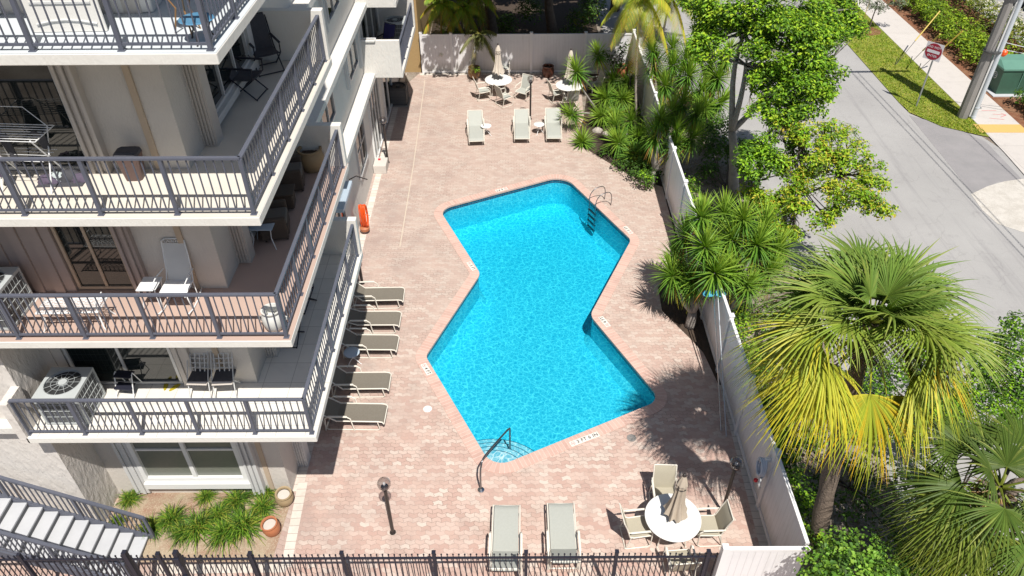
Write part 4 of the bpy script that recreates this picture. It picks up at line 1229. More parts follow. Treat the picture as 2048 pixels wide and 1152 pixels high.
def make_folding():
    t = empty('folding_chair')
    sub(MB().box((-.21, -.20, .43), (.21, .20, .47), .02), 'seat_pad', 'darkfab', t)
    sub(MB().box((-.215, -.205, .405), (.215, .225, .428), .01), 'seat_pan', 'shutter', t)
    f = MB()
    for x in (-.22, .22):
        f.tube([(x, .26, 0), (x, .12, .45), (x, -.22, .90), (x*.9, -.25, .95)], .012, 6); f.tube([(x, -.22, 0), (x, .12, .44)], .011, 6)
    f.tube([(-.20, -.25, .95), (.20, -.25, .95)], .012, 6); f.tube([(-.22, -.16, .10), (.22, -.16, .10)], .009, 6)
    sub(f, 'frame', 'shutterw', t)
    b = MB()
    for k in range(4): z = .62+k*.09; b.bar((-.21, .01-(z-.45)*.755*.74, z), (.21, .01-(z-.45)*.755*.74, z), .012, .03)
    for k in range(4): x = -.15+k*.1; b.bar((x, .0-.0, .60), (x, -.20, .92), .02, .012)
    sub(b, 'back_grid', 'shutterw', t)
    return t
fc = make_folding()
for i, (px, lab) in enumerate(((407, 'left folding chair with dark seat pad and grid back on the lowest balcony'), (455, 'right folding chair with dark seat pad and grid back on the lowest balcony'))):
    place(fc, gz(px, 790, Z1)+Vector((0, .12, 0)), R(180+(3 if i else -2)), lab, 'folding chair', 'folding chairs with dark seat pads', i == 0)
def make_arm(fab, m='black', wid=.54):
    """folding arm chair, faces +y"""
    t = empty('arm_chair'); w = wid/2
    sub(sheet_strip(MB(), [(.25, .42), (0, .40), (-.22, .41)], wid-.04), 'seat_fabric', fab, t, 'auto')
    sub(sheet_strip(MB(), [(-.20, .42), (-.28, .62), (-.42, 1.0), (-.44, 1.04)], wid-.04), 'back_fabric', fab, t, 'auto')
    f = MB()
    for x in (-w, w):
        f.tube([(x, .26, 0), (x, -.22, .44), (x, -.45, 1.05)], .014, 6); f.tube([(x, -.30, 0), (x, .24, .42), (x, .26, .64)], .014, 6)
    f.tube([(-w, -.45, 1.05), (w, -.45, 1.05)], .014, 6); f.tube([(-w, .24, .42), (w, .24, .42)], .012, 6); f.tube([(-w, .25, .02), (w, .25, .02)], .012, 6); f.tube([(-w, -.29, .02), (w, -.29, .02)], .012, 6)
    sub(f, 'frame', m, t)
    for x in (-w, w): sub(MB().box((x-.025, -.30, .63), (x+.025, .28, .66), .01), 'armrest', m, t)
    return t
ach = make_arm('darkfab')
for i, (px, py, rz, lab) in enumerate(((632, 594, 70, 'black-legged chair nearer the far end of the lowest balcony, mostly hidden by the slab above'), (610, 661, 84, 'black-legged chair nearer the corner on the lowest balcony, mostly hidden by the slab above'))):
    g = gz(px, py, Z1); place(ach, g+Vector((-.30, -.28, 0)), R(rz-90), lab, 'chair', 'dark arm chairs on the balconies', i == 0)
# --- third balcony chairs (in shade) and stool
for px, py, rz, lab in ((536, 150, 212, 'dark folding arm chair with a high back at the far end of the third balcony'), (500, 200, 262, 'dark folding arm chair nearer the window on the third balcony')):
    o = copy_tree(ach); o.location = gz(px, py, Z3)+Vector((-.05, .25, 0)); o.rotation_euler = (0, 0, R(rz)); tag(o, lab, 'chair', 'dark arm chairs on the balconies')
t = tag(empty('slatted_table', gz(512, 165, Z3)+Vector((-.35, .55, 0)), R(-8)), 'small slatted side table between the dark chairs on the third balcony', 'side table')
s_ = MB()
for k in range(6): s_.box((-.24+.08*k, -.2, .45), (-.18+.08*k, .2, .47))
sub(s_, 'slatted_top', 'shutterw', t)
f = MB()
for x in (-.22, .22): f.tube([(x, -.18, 0), (x, .18, .45)], .012, 6).tube([(x, .18, 0), (x, -.18, .45)], .012, 6)
sub(f, 'frame', 'black', t)
# drying rack
t = tag(empty('drying_rack', Vector((-7.95, 10.93, Z3)), R(-4)), 'metal clothes drying rack with dark laundry on the third balcony', 'drying rack')
f = MB()
for x in (-.42, .42):
    f.tube([(x, -.3, 0), (x, .25, .95)], .012, 6).tube([(x, .3, 0), (x, -.25, .95)], .012, 6)
for k in range(8): f.tube([(-.52, -.28+.08*k, .95), (.52, -.28+.08*k, .95)], .007, 5)
for k in range(5): f.tube([(-.45, -.2+.1*k, .55), (.45, -.2+.1*k, .55)], .006, 5)
f.tube([(-.52, -.28, .95), (-.52, .28, .95)], .009, 5).tube([(.52, -.28, .95), (.52, .28, .95)], .009, 5)
f.tube([(-.42, .25, .95), (-.35, .3, 1.25), (.1, .3, 1.25), (.42, .25, .95)], .008, 5)
sub(f, 'frame', 'whitem', t)
def cloth(cx, cy, w, z0, z1, m, nm='hanging_garment', par=None):
    q = MB(); nx, nz = 7, 6; A = []
    for j in range(nz+1):
        v = j/nz; row = []
        for i in range(nx+1):
            u_ = i/nx; row.append(q.pt((cx-w/2*(1-.15*v)+w*(1-.15*v)*u_, cy+.025*math.sin(u_*9+v*2)*v+.06*v, z1+(z0-z1)*v+.02*math.sin(u_*7))))
        A.append(row)
    B = [[q.pt(q.v[a]+Vector((0, .012, 0))) for a in row] for row in A]
    for j in range(nz):
        for i in range(nx): q.face((A[j][i], A[j+1][i], A[j+1][i+1], A[j][i+1])); q.face((B[j][i], B[j][i+1], B[j+1][i+1], B[j+1][i]))
    return sub(q, nm, m, par, True)
cloth(-.18, -.05, .18, .35, .95, 'darkfab', par=t); cloth(.38, .02, .20, .62, .96, 'darkfab', par=t); cloth(-.40, -.28, .24, .25, .95, 'fabp', par=t); cloth(.05, .15, .2, .5, .55, 'darkfab', par=t)
# heap of laundry on a dark mat
t = tag(empty('laundry_mat', gz(125, 366, Z3), R(2)), 'dark mat heaped with crumpled laundry behind the third balcony railing', 'mat')
sub(MB().box((-.38, -.13, 0), (.38, .17, .012)), 'mat', 'darkfab', t)
def heap(c, r, h, m, nm):
    q = MB(); L = []
    for j in range(6):
        v = j/5; rr = math.cos(v*PI/2)*1.0
        L.append([q.pt((c[0]+r*rr*(1+.22*math.sin(k*2.3+j)+.12*math.sin(k*5.1))*math.cos(2*PI*k/22), c[1]+r*.6*rr*(1+.2*math.cos(k*1.7+j*2))*math.sin(2*PI*k/22), .012+h*math.sin(v*PI/2)*(1+.15*math.sin(k*3+j)))) for k in range(22)])
    q.loops(L, False, True); return sub(q, nm, m, t, True)
heap((-.22, .06), .20, .11, 'fabp', 'garment'); heap((-.08, .08), .14, .15, 'fabl', 'garment'); heap((.12, .10), .20, .17, 'darkfab', 'garment'); heap((.28, .06), .15, .12, 'fabp', 'garment')
# brown bin
t = tag(empty('waste_bin', gz(269, 360, Z3)+Vector((0, .08, 0)), R(3)), 'tapered brown plastic bin behind the third balcony railing', 'bin')
q = MB(); L = []
for z, w, d in ((0, .135, .12), (.42, .19, .15), (.43, .20, .16), (.455, .20, .16)): L.append([q.pt((x*w, y*d, z)) for x, y in ((-1, -.7), (-.8, -1), (.8, -1), (1, -.7), (1, .7), (.8, 1), (-.8, 1), (-1, .7))])
q.loops(L, True, True); sub(q, 'bin_body', 'brownbin', t)
q = MB(); L = []
for z, k in ((.457, 1), (.50, .95), (.53, .7)): L.append([q.pt((x*.20*k, y*.16*k, z)) for x, y in ((-1, -.7), (-.8, -1), (.8, -1), (1, -.7), (1, .7), (.8, 1), (-.8, 1), (-1, .7))])
q.loops(L, True, True); sub(q, 'lid', 'darkfab', t)
# --- second balcony
t = tag(empty('iron_bench', gz(155, 655, Z2)+Vector((0, .12, 0)), R(2)), 'white wrought iron bench with a lacy openwork seat behind the second balcony railing', 'bench')
q = MB()
for k in range(9): q.bar((-.55, -.18+.045*k, .42), (.55, -.18+.045*k, .42), .014, .012)
for k in range(12):
    x = -.5+.09*k; q.tube([(x, -.18, .425), (x+.07, -.06, .43), (x-.03, .06, .43), (x+.05, .18, .425)], .009, 5)
q.tube([(-.56, -.2, .42), (.56, -.2, .42), (.56, .2, .42), (-.56, .2, .42), (-.56, -.2, .42)], .014, 6); sub(q, 'lacy_seat', 'whitem', t)
for x in (-.52, .52):
    for y in (-.17, .17): sub(MB().tube([(x, y, .42), (x*.94, y*.8, .25), (x*1.02, y*1.2, .06), (x*1.08, y*1.3, 0)], .014, 6), 'leg', 'whitem', t)
    sub(MB().tube([(x, -.18, .42), (x*1.05, -.14, .60), (x*1.05, .12, .62), (x, .18, .42)], .012, 6), 'armrest', 'whitem', t)
t = tag(empty('rocking_chair', gz(368, 600, Z2)+Vector((0, -.10, 0)), R(180)), 'white metal mesh rocking chair with a tall back on the second balcony', 'rocking chair')
def meshmat():
    m = bpy.data.materials.new('white_metal_mesh'); m.use_nodes = True; nt = m.node_tree; b = nt.nodes['Principled BSDF']
    b.inputs['Base Color'].default_value = (.78, .79, .79, 1); out = nt.nodes['Material Output']
    tr = N(nt, 'ShaderNodeBsdfTransparent'); mx = N(nt, 'ShaderNodeMixShader'); mx.inputs[0].default_value = .55
    Lk(nt, tr.outputs[0], mx.inputs[1]); Lk(nt, b.outputs[0], mx.inputs[2]); Lk(nt, mx.outputs[0], out.inputs[0]); return m
M['wmesh'] = meshmat()
sub(sheet_strip(MB(), [(.26, .40), (0, .42), (-.2, .40)], .50), 'mesh_seat', 'whitem', t, 'auto')
sub(sheet_strip(MB(), [(-.2, .40), (-.28, .55), (-.36, .85), (-.42, 1.12)], .44), 'mesh_back', M['wmesh'], t, 'auto')
q = MB()
for x in (-.25, .25):
    q.tube([(x, .28, .38), (x, .1, .40), (x, -.2, .40), (x*.95, -.29, .56), (x*.92, -.37, .85), (x*.85, -.43, 1.16), (x*.5, -.44, 1.2)], .013, 6)
    q.tube([(x*1.1, .42, .09), (x*1.1, .2, .02), (x*1.1, -.1, .01), (x*1.1, -.4, .09)], .014, 6)
    q.tube([(x*1.1, .2, .03), (x, .22, .39)], .011, 6); q.tube([(x*1.1, -.15, .02), (x, -.18, .40)], .011, 6)
q.tube([(-.12, -.44, 1.2), (.12, -.44, 1.2)], .013, 6)
for k in range(5): q.tube([(-.18+.08*k, -.425, 1.12), (-.15+.08*k, -.43, 1.17), (-.12+.08*k, -.425, 1.12)], .008, 5)
sub(q, 'frame', 'whitem', t, True)
for x in (-.28, .28): sub(MB().tube([(x, -.28, .62), (x*1.05, 0, .66), (x*1.05, .2, .64), (x*1.1, .26, .56), (x*1.02, .22, .52)], .012, 6), 'armrest', 'whitem', t)
def make_iron_table(m, w=.42, d=.34, h=.50):
    t = empty('iron_side_table')
    sub(MB().box((-w/2, -d/2, h-.02), (w/2, d/2, h), .02), 'tabletop', m, t)
    for x in (-1, 1):
        for y in (-1, 1): sub(MB().tube([(x*w*.42, y*d*.4, h-.02), (x*w*.36, y*d*.34, h*.5), (x*w*.5, y*d*.48, .0)], .010, 6), 'leg', 'whitem', t)
    return t
t = make_iron_table('whitem', .36, .42); t.location = gz(312, 612, Z2)+Vector((0, .06, 0)); tag(t, 'small white iron table left of the white rocking chair', 'side table')
t = make_iron_table('bluetop', .50, .40); t.location = gz(530, 498, Z2)+Vector((0, .16, 0)); tag(t, 'small pale blue-topped iron table at the near side of the wicker set', 'side table')
def make_wicker():
    t = empty('wicker_chair')
    sub(MB().box((-.30, -.26, .08), (.30, .28, .34), .05), 'wicker_base', 'wicker', t)
    for x in (-1, 1):
        sub(MB().box((x*.30, -.30, .06), (x*.39, .26, .58), .035), 'arm', 'wicker', t)
        for y in (-.22, .22): sub(MB().cyl((x*.30, y, 0), (x*.30, y, .10), .022), 'leg', 'wicker', t)
    b = MB(); L = []
    for z, sc_ in ((.3, 1), (.6, 1.06), (.85, 1.04), (.92, .94)):
        L.append([b.pt((sc_*.38*math.cos(a), -.20-.16*sc_*math.sin(a)-(z-.3)*.12, z)) for a in [PI*k/12 for k in range(13)]]+[b.pt((sc_*.30*math.cos(a), -.19-.09*sc_*math.sin(a)-(z-.3)*.12, z)) for a in [PI*k/12 for k in range(12, -1, -1)]])
    b.loops(L, True, True); sub(b, 'wicker_back', 'wicker', t, 'auto')
    sub(MB().box((-.28, -.20, .345), (.28, .27, .45), .045), 'seat_cushion', 'cushion', t)
    return t
wk = make_wicker()
for i, (px, py, lab) in enumerate(((585, 385, 'brown wicker armchair with striped cushion at the far end of the second balcony'), (553, 482, 'brown wicker armchair with striped cushion behind the pale blue-topped table'))):
    place(wk, gz(px, py, Z2)+Vector((-.05, .32, 0)), R(-78), lab, 'wicker chair', 'wicker armchairs on the second balcony', i == 0)
t = tag(empty('wicker_table', gz(566, 430, Z2)+Vector((0, .30, 0)), R(8)), 'low brown wicker table between the two wicker armchairs', 'table')
sub(MB().box((-.26, -.24, .42), (.26, .24, .46), .02), 'tabletop', 'wicker', t); sub(MB().box((-.22, -.20, .06), (.22, .20, .41), .03), 'wicker_base', 'wicker', t)
t = make_pot(P2, 'pottan'); t.location = gz(628, 345, Z2)+Vector((-.05, .15, 0)); tag(t, 'dim pot at the far end of the second balcony behind the railing', 'plant pot')
t = tag(empty('garden_urn', gz(549, 664, Z2)+Vector((0, .10, 0))), 'white glazed urn standing in the corner of the second balcony', 'urn')
sub(MB().lathe([(.12, 0), (.17, .08), (.20, .22), (.19, .34), (.15, .40), (.175, .43), (.18, .46), (.15, .46), (.13, .40), (.12, .30), (0, .28)], 28, cap1=False), 'urn_body', 'urn', t, 'auto')
for x in (-1, 1): sub(MB().tube([(x*.19, 0, .18), (x*.24, 0, .22), (x*.25, 0, .28), (x*.20, 0, .31)], .014, 6), 'ring_handle', 'urn', t)
# --- top balcony
t = tag(empty('folding_table', gz(140, 66, Z4)+Vector((0, .02, 0)), R(2)), 'white moulded folding table standing on edge on the top balcony', 'folding table')
q = MB(); q.box((-.52, 0, 0), (.52, .05, 1.15), .02)
sub(q, 'table_panel', 'plastic', t)
r_ = MB()
for z in (.42, .82, 1.02): r_.bar((-.42, -.008, z), (.42, -.008, z), .02, .03)
r_.tube([(-.42, -.006, .12), (-.2, -.006, .165), (0, -.006, .18), (.2, -.006, .165), (.42, -.006, .12)], .018, 6)
sub(r_, 'moulded_rib', 'shutterw', t)
t = tag(empty('storage_box', gz(262, 32, Z4)+Vector((-.02, .35, 0)), R(4)), 'white plastic storage box beside the folding table on the top balcony', 'storage box')
sub(MB().box((-.30, -.25, 0), (.30, .25, .62), .03), 'box_body', 'plastic', t); sub(MB().box((-.32, -.27, .625), (.32, .27, .68), .02), 'lid', 'plastic', t)
t = tag(empty('glass_table', gz(398, 90, Z4)+Vector((.0, .14, 0))), 'low round table with a blue glass top in the corner of the top balcony', 'side table')
sub(MB().lathe([(0, .30), (.23, .30), (.24, .31), (.23, .32), (0, .32)], 32, cap0=False, cap1=False), 'glass_top', 'blueg', t, 'auto')
for k in range(3): a = R(30+120*k); sub(MB().tube([(.2*math.cos(a), .2*math.sin(a), .30), (.12*math.cos(a), .12*math.sin(a), .15), (.2*math.cos(a), .2*math.sin(a), 0)], .012, 6), 'leg', 'bronze', t)
t = tag(empty('plant_stand', gz(372, 78, Z4)+Vector((-.02, .22, 0))), 'tall rattan stand with a shallow tan basket behind the blue glass table', 'plant stand')
sub(MB().lathe([(.10, .76), (.19, .78), (.22, .84), (.20, .85), (.17, .80), (0, .79)], 28, cap1=False), 'basket', 'canvas', t, 'auto')
for k in range(3): a = R(-60+120*k); sub(MB().tube([(.19*math.cos(a), .19*math.sin(a), .80), (.22*math.cos(a), .22*math.sin(a), .55), (.10*math.cos(a), .10*math.sin(a), .35), (.2*math.cos(a), .2*math.sin(a), 0)], .013, 6), 'leg', 'pot', t)
# --- box balcony
t = make_arm('navy'); t.location = (-5.0, 29.4, 3.975); t.rotation_euler = (0, 0, R(150)); tag(t, 'navy fabric chair in the shaded box balcony, in front of the condenser', 'chair')
t = tag(empty('window_screen', (-5.45, 27.40, 4.99)), 'white framed screen lying on top of the box balcony wall', 'screen')
q = MB()
for a, b in (((-.22, .0, .28), (.42, .0, .28)), ((-.22, .25, .28), (.42, .25, .28)), ((-.22, 0, .28), (-.22, .25, .28)), ((.42, 0, .28), (.42, .25, .28))): q.bar(a, b, .03, .03)
sub(q, 'frame', 'whitem', t)
# ================================================================ PLANTS
def cvar(c, v=.18):
    k = 1+U(-v, v); return (c[0]*k*(1+U(-v, v)*.5), c[1]*k, c[2]*k*(1+U(-v, v)*.5))
def lerpc(a, b, t): return tuple(a[i]+(b[i]-a[i])*t for i in range(3))
def rdir():
    z = U(-1, 1); a = U(0, 2*PI); s = math.sqrt(1-z*z); return Vector((s*math.cos(a), s*math.sin(a), z))
def blade(mb, o, d, L, w, droop, col, seg=3, tipcol=None, fold=.25, side=None):
    """narrow drooping blade from o along d"""
    d = d.normalized(); s = side if side is not None else d.cross(Vector((0, 0, 1)))
    if s.length < 1e-3: s = Vector((1, 0, 0))
    s.normalize(); nrm = s.cross(d)
    prev = None
    for k in range(seg+1):
        t = k/seg; p = o+d*(L*t)+Vector((0, 0, -droop*L*t*t)); ww = w*(1-t**1.6)*(.55+.45*min(1, t*4)) if k < seg else .002
        if prev is not None: pass
        a = mb.pt(p-s*ww/2+nrm*ww*fold); m_ = mb.pt(p); b = mb.pt(p+s*ww/2+nrm*ww*fold)
        if prev:
            mb.col = col if not tipcol else lerpc(col, tipcol, t)
            mb.face((prev[0], prev[1], m_, a)); mb.face((prev[1], prev[2], b, m_))
        prev = (a, m_, b)
def leaves(mb, c, r, n, size, cols, flat=.8, hollow=.45, rose=5, asp=.5):
    for _ in range(n):
        d = rdir(); d.z = abs(d.z)*.9 if rnd.random() < .68 else d.z
        rr = r*(hollow+(1-hollow)*rnd.random()**.6)
        p = c+Vector((d.x*rr, d.y*rr, d.z*rr*flat))
        base = rnd.choice(cols); up = (d*.6+Vector((0, 0, .9))+rdir()*.5).normalized()
        for k in range(rose):
            a = rdir(); t = (a-up*a.dot(up)*.8).normalized(); L = size*U(.7, 1.3); w = L*asp
            s = t.cross(up).normalized(); q = p+rdir()*size*1.1
            nn = up+rdir()*.35; 
            mb.col = cvar(base, .2)
            v = [mb.pt(q), mb.pt(q+t*L*.45+s*w/2+nn*L*.06), mb.pt(q+t*L-nn*L*.12), mb.pt(q+t*L*.45-s*w/2+nn*L*.06)]
            mb.face(v)
def limb(mb, a, b, r0, r1, bend=.12, n=7):
    a = Vector(a); b = Vector(b); L = (b-a).length; o = rdir()*L*bend; o2 = rdir()*L*bend*.4
    pts = []
    for k in range(n):
        t = k/(n-1); pts.append(a.lerp(b, t)+o*math.sin(PI*t)+o2*math.sin(2*PI*t))
    mb.tube(pts, [r0+(r1-r0)*k/(n-1) for k in range(n)], 7)
    return pts
def broad_tree(name, base, blobs, cols, bark, label, cat, group, r0=.14, fork=None, leaf=.16, dens=46, asp=.5, twig=True, hollow=.4, par=None):
    t = tag(empty(name, base), label, cat, group); b = Vector(base)
    tm = MB(); cm = MB()
    fk = [Vector(f) for f in (fork or [base+Vector((0, 0, 1.2))])]
    limb(tm, Vector((0, 0, -.05)), fk[0]-b, r0*1.25, r0*.8, .04)
    for f in fk[1:]: limb(tm, fk[0]-b, f-b, r0*.7, r0*.36, .05)
    sub_b = []
    for c, r in blobs:
        if r > .38:
            for _ in range(5):
                sub_b.append((Vector(c)+rdir()*r*U(.35, .8), r*U(.38, .62)))
        else: sub_b.append((Vector(c), r))
    for c, r in sub_b:
        c = Vector(c)-b; f = min(fk, key=lambda q: (q-b-c).length+max(0, (q-b).z-c.z)*2)-b
        if twig:
            pts = limb(tm, f, c, r0*.26, .012, .10)
            for _ in range(3): limb(tm, pts[4], c+rdir()*r*.8, .014, .005, .1, 4)
        leaves(cm, c, r, int(dens*r*r*4), leaf, cols, asp=asp, hollow=hollow)
    tm.build('trunk', M[bark], t, True)
    cm.build('crown', M['leaf'], t)
    return t
GRN = [(.17, .34, .02), (.25, .44, .03), (.35, .51, .035), (.10, .22, .02), (.055, .12, .015)]
YGR = [(.38, .52, .03), (.27, .44, .03), (.46, .52, .045), (.15, .27, .02), (.46, .40, .05), (.09, .16, .02)]
DKG = [(.045, .10, .016), (.065, .14, .02), (.03, .07, .012), (.09, .18, .025)]
BRT = [(.19, .38, .02), (.29, .50, .03), (.10, .22, .02), (.06, .13, .015)]
def BY(px, py, Y):
    d = _r*((px-1024)/FPX)+_u*((576-py)/FPX)+_f; t = Y/d.y
    return Vector((d.x*t, Y, CAM_H+d.z*t))
# ---- large street-side trees
b = G(1470, 388)
bl = []
for px, py, z, r in ((1440, 42, 6.8, .75), (1405, 90, 6.4, .55), (1395, 40, 6.6, .55), (1478, 18, 7.4, .85), (1540, 14, 7.6, .95), (1600, 22, 7.3, 1.0), (1655, 28, 6.9, .95), (1690, 55, 6.4, .7), (1545, 62, 6.9, .85), (1600, 78, 6.7, .95), (1655, 88, 6.3, .8), (1568, 118, 6.2, .8), (1622, 130, 6.0, .85), (1662, 140, 5.8, .55), (1545, 158, 5.6, .7), (1600, 172, 5.4, .75), (1642, 190, 5.2, .6), (1565, 200, 5.0, .6), (1610, 215, 4.8, .55), (1425, 75, 6.6, .4), (1490, 100, 6.3, .25), (1630, 225, 4.7, .35), (1520, 175, 5.1, .4), (1500, 55, 7.0, .5), (1520, 110, 6.4, .45), (1535, 215, 4.8, .45), (1580, 235, 4.5, .5), (1385, 15, 6.8, .5), (1430, 15, 7.2, .55), (1700, 20, 6.8, .6), (1445, 110, 6.3, .3), (1505, 225, 4.9, .25)):
    bl.append((G(px, py, z), r))
broad_tree('leafy_tree', b, bl, GRN, 'bark', 'tall bright green broadleaf tree with a pale grey forked trunk beside the road', 'tree', 'broadleaf trees along the street', .18, [BY(1463, 262, 25.4), BY(1492, 130, 25.3), BY(1490, 60, 25.4), BY(1530, 190, 25.8)], dens=118, leaf=.125)
b = G(1545, 452); b = Vector((b.x+.6, b.y, 0))
bl = []
for px, py, z, r in ((1500, 285, 3.8, .62), (1545, 262, 4.0, .6), (1500, 335, 3.4, .6), (1545, 325, 3.6, .65), (1590, 300, 3.8, .55)):
    bl.append((G(px, py, z), r))
broad_tree('leafy_tree', Vector((8.9, 23.4, 0)), bl, BRT, 'barkd', 'dense low bright green tree tucked against the tall grey-trunked tree', 'tree', 'broadleaf trees along the street', .09, [Vector((8.9, 23.5, 1.6))], dens=100, leaf=.12)
bl = []
for px, py, z, r in ((1570, 245, 4.4, .4), (1612, 262, 4.4, .5), (1655, 272, 4.3, .5), (1695, 268, 4.2, .35), (1640, 320, 4.0, .55), (1690, 325, 4.0, .5), (1735, 335, 4.0, .45), (1760, 368, 3.9, .35), (1745, 402, 3.7, .45), (1700, 392, 3.7, .5), (1650, 382, 3.6, .5), (1605, 372, 3.4, .5), (1560, 392, 3.0, .55), (1600, 425, 3.0, .5), (1560, 440, 2.6, .5), (1775, 425, 3.5, .28), (1665, 425, 3.2, .4), (1520, 400, 2.4, .45), (1625, 345, 3.6, .5), (1570, 345, 3.4, .5), (1720, 365, 3.9, .4), (1600, 280, 4.2, .4), (1545, 420, 2.6, .45), (1500, 385, 2.2, .4), (1640, 445, 2.9, .35), (1480, 440, 1.8, .45), (1585, 460, 2.3, .45), (1660, 300, 4.2, .45), (1715, 295, 4.1, .35)):
    bl.append((G(px, py, z), r))
broad_tree('leafy_tree', Vector((9.4, 21.6, 0)), bl, YGR+GRN[:2], 'barkd', 'open yellowish green tree with thin bare branches leaning over the asphalt', 'tree', 'broadleaf trees along the street', fork=[Vector((9.5, 21.9, 1.7)), G(1600, 370, 2.8), G(1680, 350, 3.4)], dens=120, leaf=.11, r0=.07)
# ---- canopy over the far fence
rr = random.Random(3)
def canopy(name, base, n, xr, yr, zr, label, par=None):
    bl = [(Vector((rr.uniform(*xr), rr.uniform(*yr), rr.uniform(*zr))), rr.uniform(.9, 1.35)) for _ in range(n)]
    return broad_tree(name, Vector(base), bl, DKG, 'barkd', label, 'tree', 'dark trees behind the far fence', .26, [Vector((base[0]-.3, base[1]-.4, 2.6)), Vector((base[0]+.4, base[1]-.8, 4.6))], leaf=.28, dens=20, hollow=.2)
canopy('shade_tree', (2.3, 41.0, 0), 40, (.2, 6.4), (32.2, 41.0), (6.8, 9.2), 'dark spreading tree with a thick forked trunk behind the middle of the far fence')
canopy('shade_tree', (-.9, 40.2, 0), 30, (-2.4, 1.2), (32.4, 41.5), (6.8, 9.0), 'dark leaning tree left of the thick trunk behind the far fence')
canopy('shade_tree', (6.2, 45.5, 0), 26, (2.5, 8.6), (38.5, 47.0), (6.4, 9.0), 'dark tree shading the asphalt beyond the right end of the far fence')
canopy('shade_tree', (-1.8, 47.0, 0), 18, (-4.0, 2.0), (42.5, 49.0), (5.6, 8.6), 'dark tree farthest back, left of the leaning trunk')
def shrub(name, pts, cols, label, cat, group, leaf=.13, dens=60, asp=.55, kind=None, seed=0):
    c0 = sum((Vector(p) for p, r in pts), Vector())/len(pts); base = Vector((c0.x, c0.y, 0))
    t = tag(empty(name, base), label, cat, group, kind); cm = MB(); tm = MB()
    for c, r in pts:
        c = Vector(c)-base; limb(tm, Vector((0, 0, -.03)), c, .03, .01, .05, 5)
        leaves(cm, c, r, int(dens*r*r*4), leaf, cols, asp=asp, hollow=.3)
    tm.build('stems', M['barkd'], t, True); cm.build('foliage', M['leaf'], t); return t
SH = 'shrubs around the yard'
shrub('shrub', [(G(1160, 40, .8), .9), (G(1185, 15, .9), .9), (G(1140, 70, .5), .6)], DKG+[(.16, .17, .02)], 'olive green shrub in the shade just behind the far fence', 'shrub', SH)
shrub('shrub', [(G(905, 72, .7), .8), (G(1010, 50, .6), .8), (G(1060, 20, .8), .9), (G(960, 30, .6), .8)], DKG, 'dark undergrowth behind the left half of the far fence', 'shrub', SH)
shrub('shrub', [(BY(1240, 105, 36.0), .32), (BY(1252, 90, 36.0), .2), (BY(1222, 120, 36.0), .3), (BY(1262, 128, 35.9), .28), (BY(1212, 108, 36.1), .22), (BY(1240, 130, 35.9), .32)], DKG[:3], 'near-black shrub growing from the terracotta pot in the far right corner', 'shrub', SH, leaf=.12)
shrub('shrub', [(G(1245, 325, .3), .45), (G(1270, 345, .3), .45), (G(1295, 362, .3), .42), (G(1285, 325, .6), .45), (G(1308, 345, .5), .35), (G(1210, 305, .2), .35)], DKG, 'dark green ground shrub below the yuccas at the edge of the deck', 'shrub', SH, leaf=.10)
shrub('shrub', [(G(1285, 348, .75), .22), (G(1300, 358, .5), .2)], BRT, 'small bright green shrub catching sun below the yuccas', 'shrub', SH, leaf=.09)
shrub('shrub', [(G(1480, 300, 1.0), .7), (G(1430, 300, .8), .7), (G(1415, 345, .5), .5), (G(1440, 250, .8), .7), (G(1405, 262, .9), .6), (G(1520, 470, .8), .55), (G(1545, 500, .5), .5)], DKG+[(.07, .14, .015)], 'mixed dark shrub at the foot of the tall grey-trunked tree', 'shrub', SH)
shrub('shrub', [(Vector((U(6.9, 8.2), 11+U(0, 13.5), .25)), .34) for _ in range(26)], DKG+GRN[:2], 'scattered low green ground plants in the strip between fence and road', 'shrub', SH, leaf=.09, dens=42)
q = [(Vector((6.65+U(-.1, .2), 9.4+.5*k, .75+U(-.1, .15))), .42) for k in range(31)]
shrub('hedge', q, GRN+DKG[2:], 'narrow leafy hedge running along the street side of the long white fence', 'hedge', None, leaf=.10, dens=64)
q = [(G(px, py, z), r) for px, py, z, r in ((1985, 700, 2.2, .6), (2025, 690, 2.4, .6), (2040, 740, 2.4, .6), (1990, 760, 2.1, .6), (1950, 790, 1.9, .6), (2010, 800, 2.0, .5), (1900, 830, 1.6, .6), (1860, 800, 1.6, .55), (2030, 650, 2.2, .45), (1800, 860, 1.2, .5), (1960, 735, 2.0, .5), (2040, 790, 2.2, .5), (1925, 800, 1.7, .5), (1800, 740, 1.3, .55), (1760, 780, 1.0, .5), (1840, 700, 1.6, .55), (1720, 730, 1.0, .45))]
shrub('shrub', q, BRT+DKG, 'green shrub under the right side of the big fan palm by the road', 'shrub', SH, leaf=.09, dens=110)
q = [(G(px, py, z), r) for px, py, z, r in ((2005, 845, 3.1, .42), (2040, 835, 3.2, .4), (2030, 905, 3.0, .3), (1975, 860, 2.8, .3))]
shrub('shrub', q, BRT, 'round-leaved shrub beside the smaller fan palm at the right edge', 'shrub', SH, leaf=.10, dens=90)
q = [(G(px, py, z), r) for px, py, z, r in ((1640, 1135, 2.2, .42), (1680, 1095, 2.2, .42), (1730, 1105, 2.3, .45), (1700, 1150, 2.6, .45), (1770, 1130, 2.3, .4), (1760, 1165, 2.6, .45), (1640, 1165, 2.4, .4), (1800, 1150, 2.2, .4))]
shrub('shrub', q, [(.15, .31, .035), (.24, .42, .06), (.08, .17, .03), (.05, .10, .02)], 'glossy round-leaved bright shrub at the near right beside the white fence corner', 'shrub', SH, leaf=.085, dens=90, asp=.8)
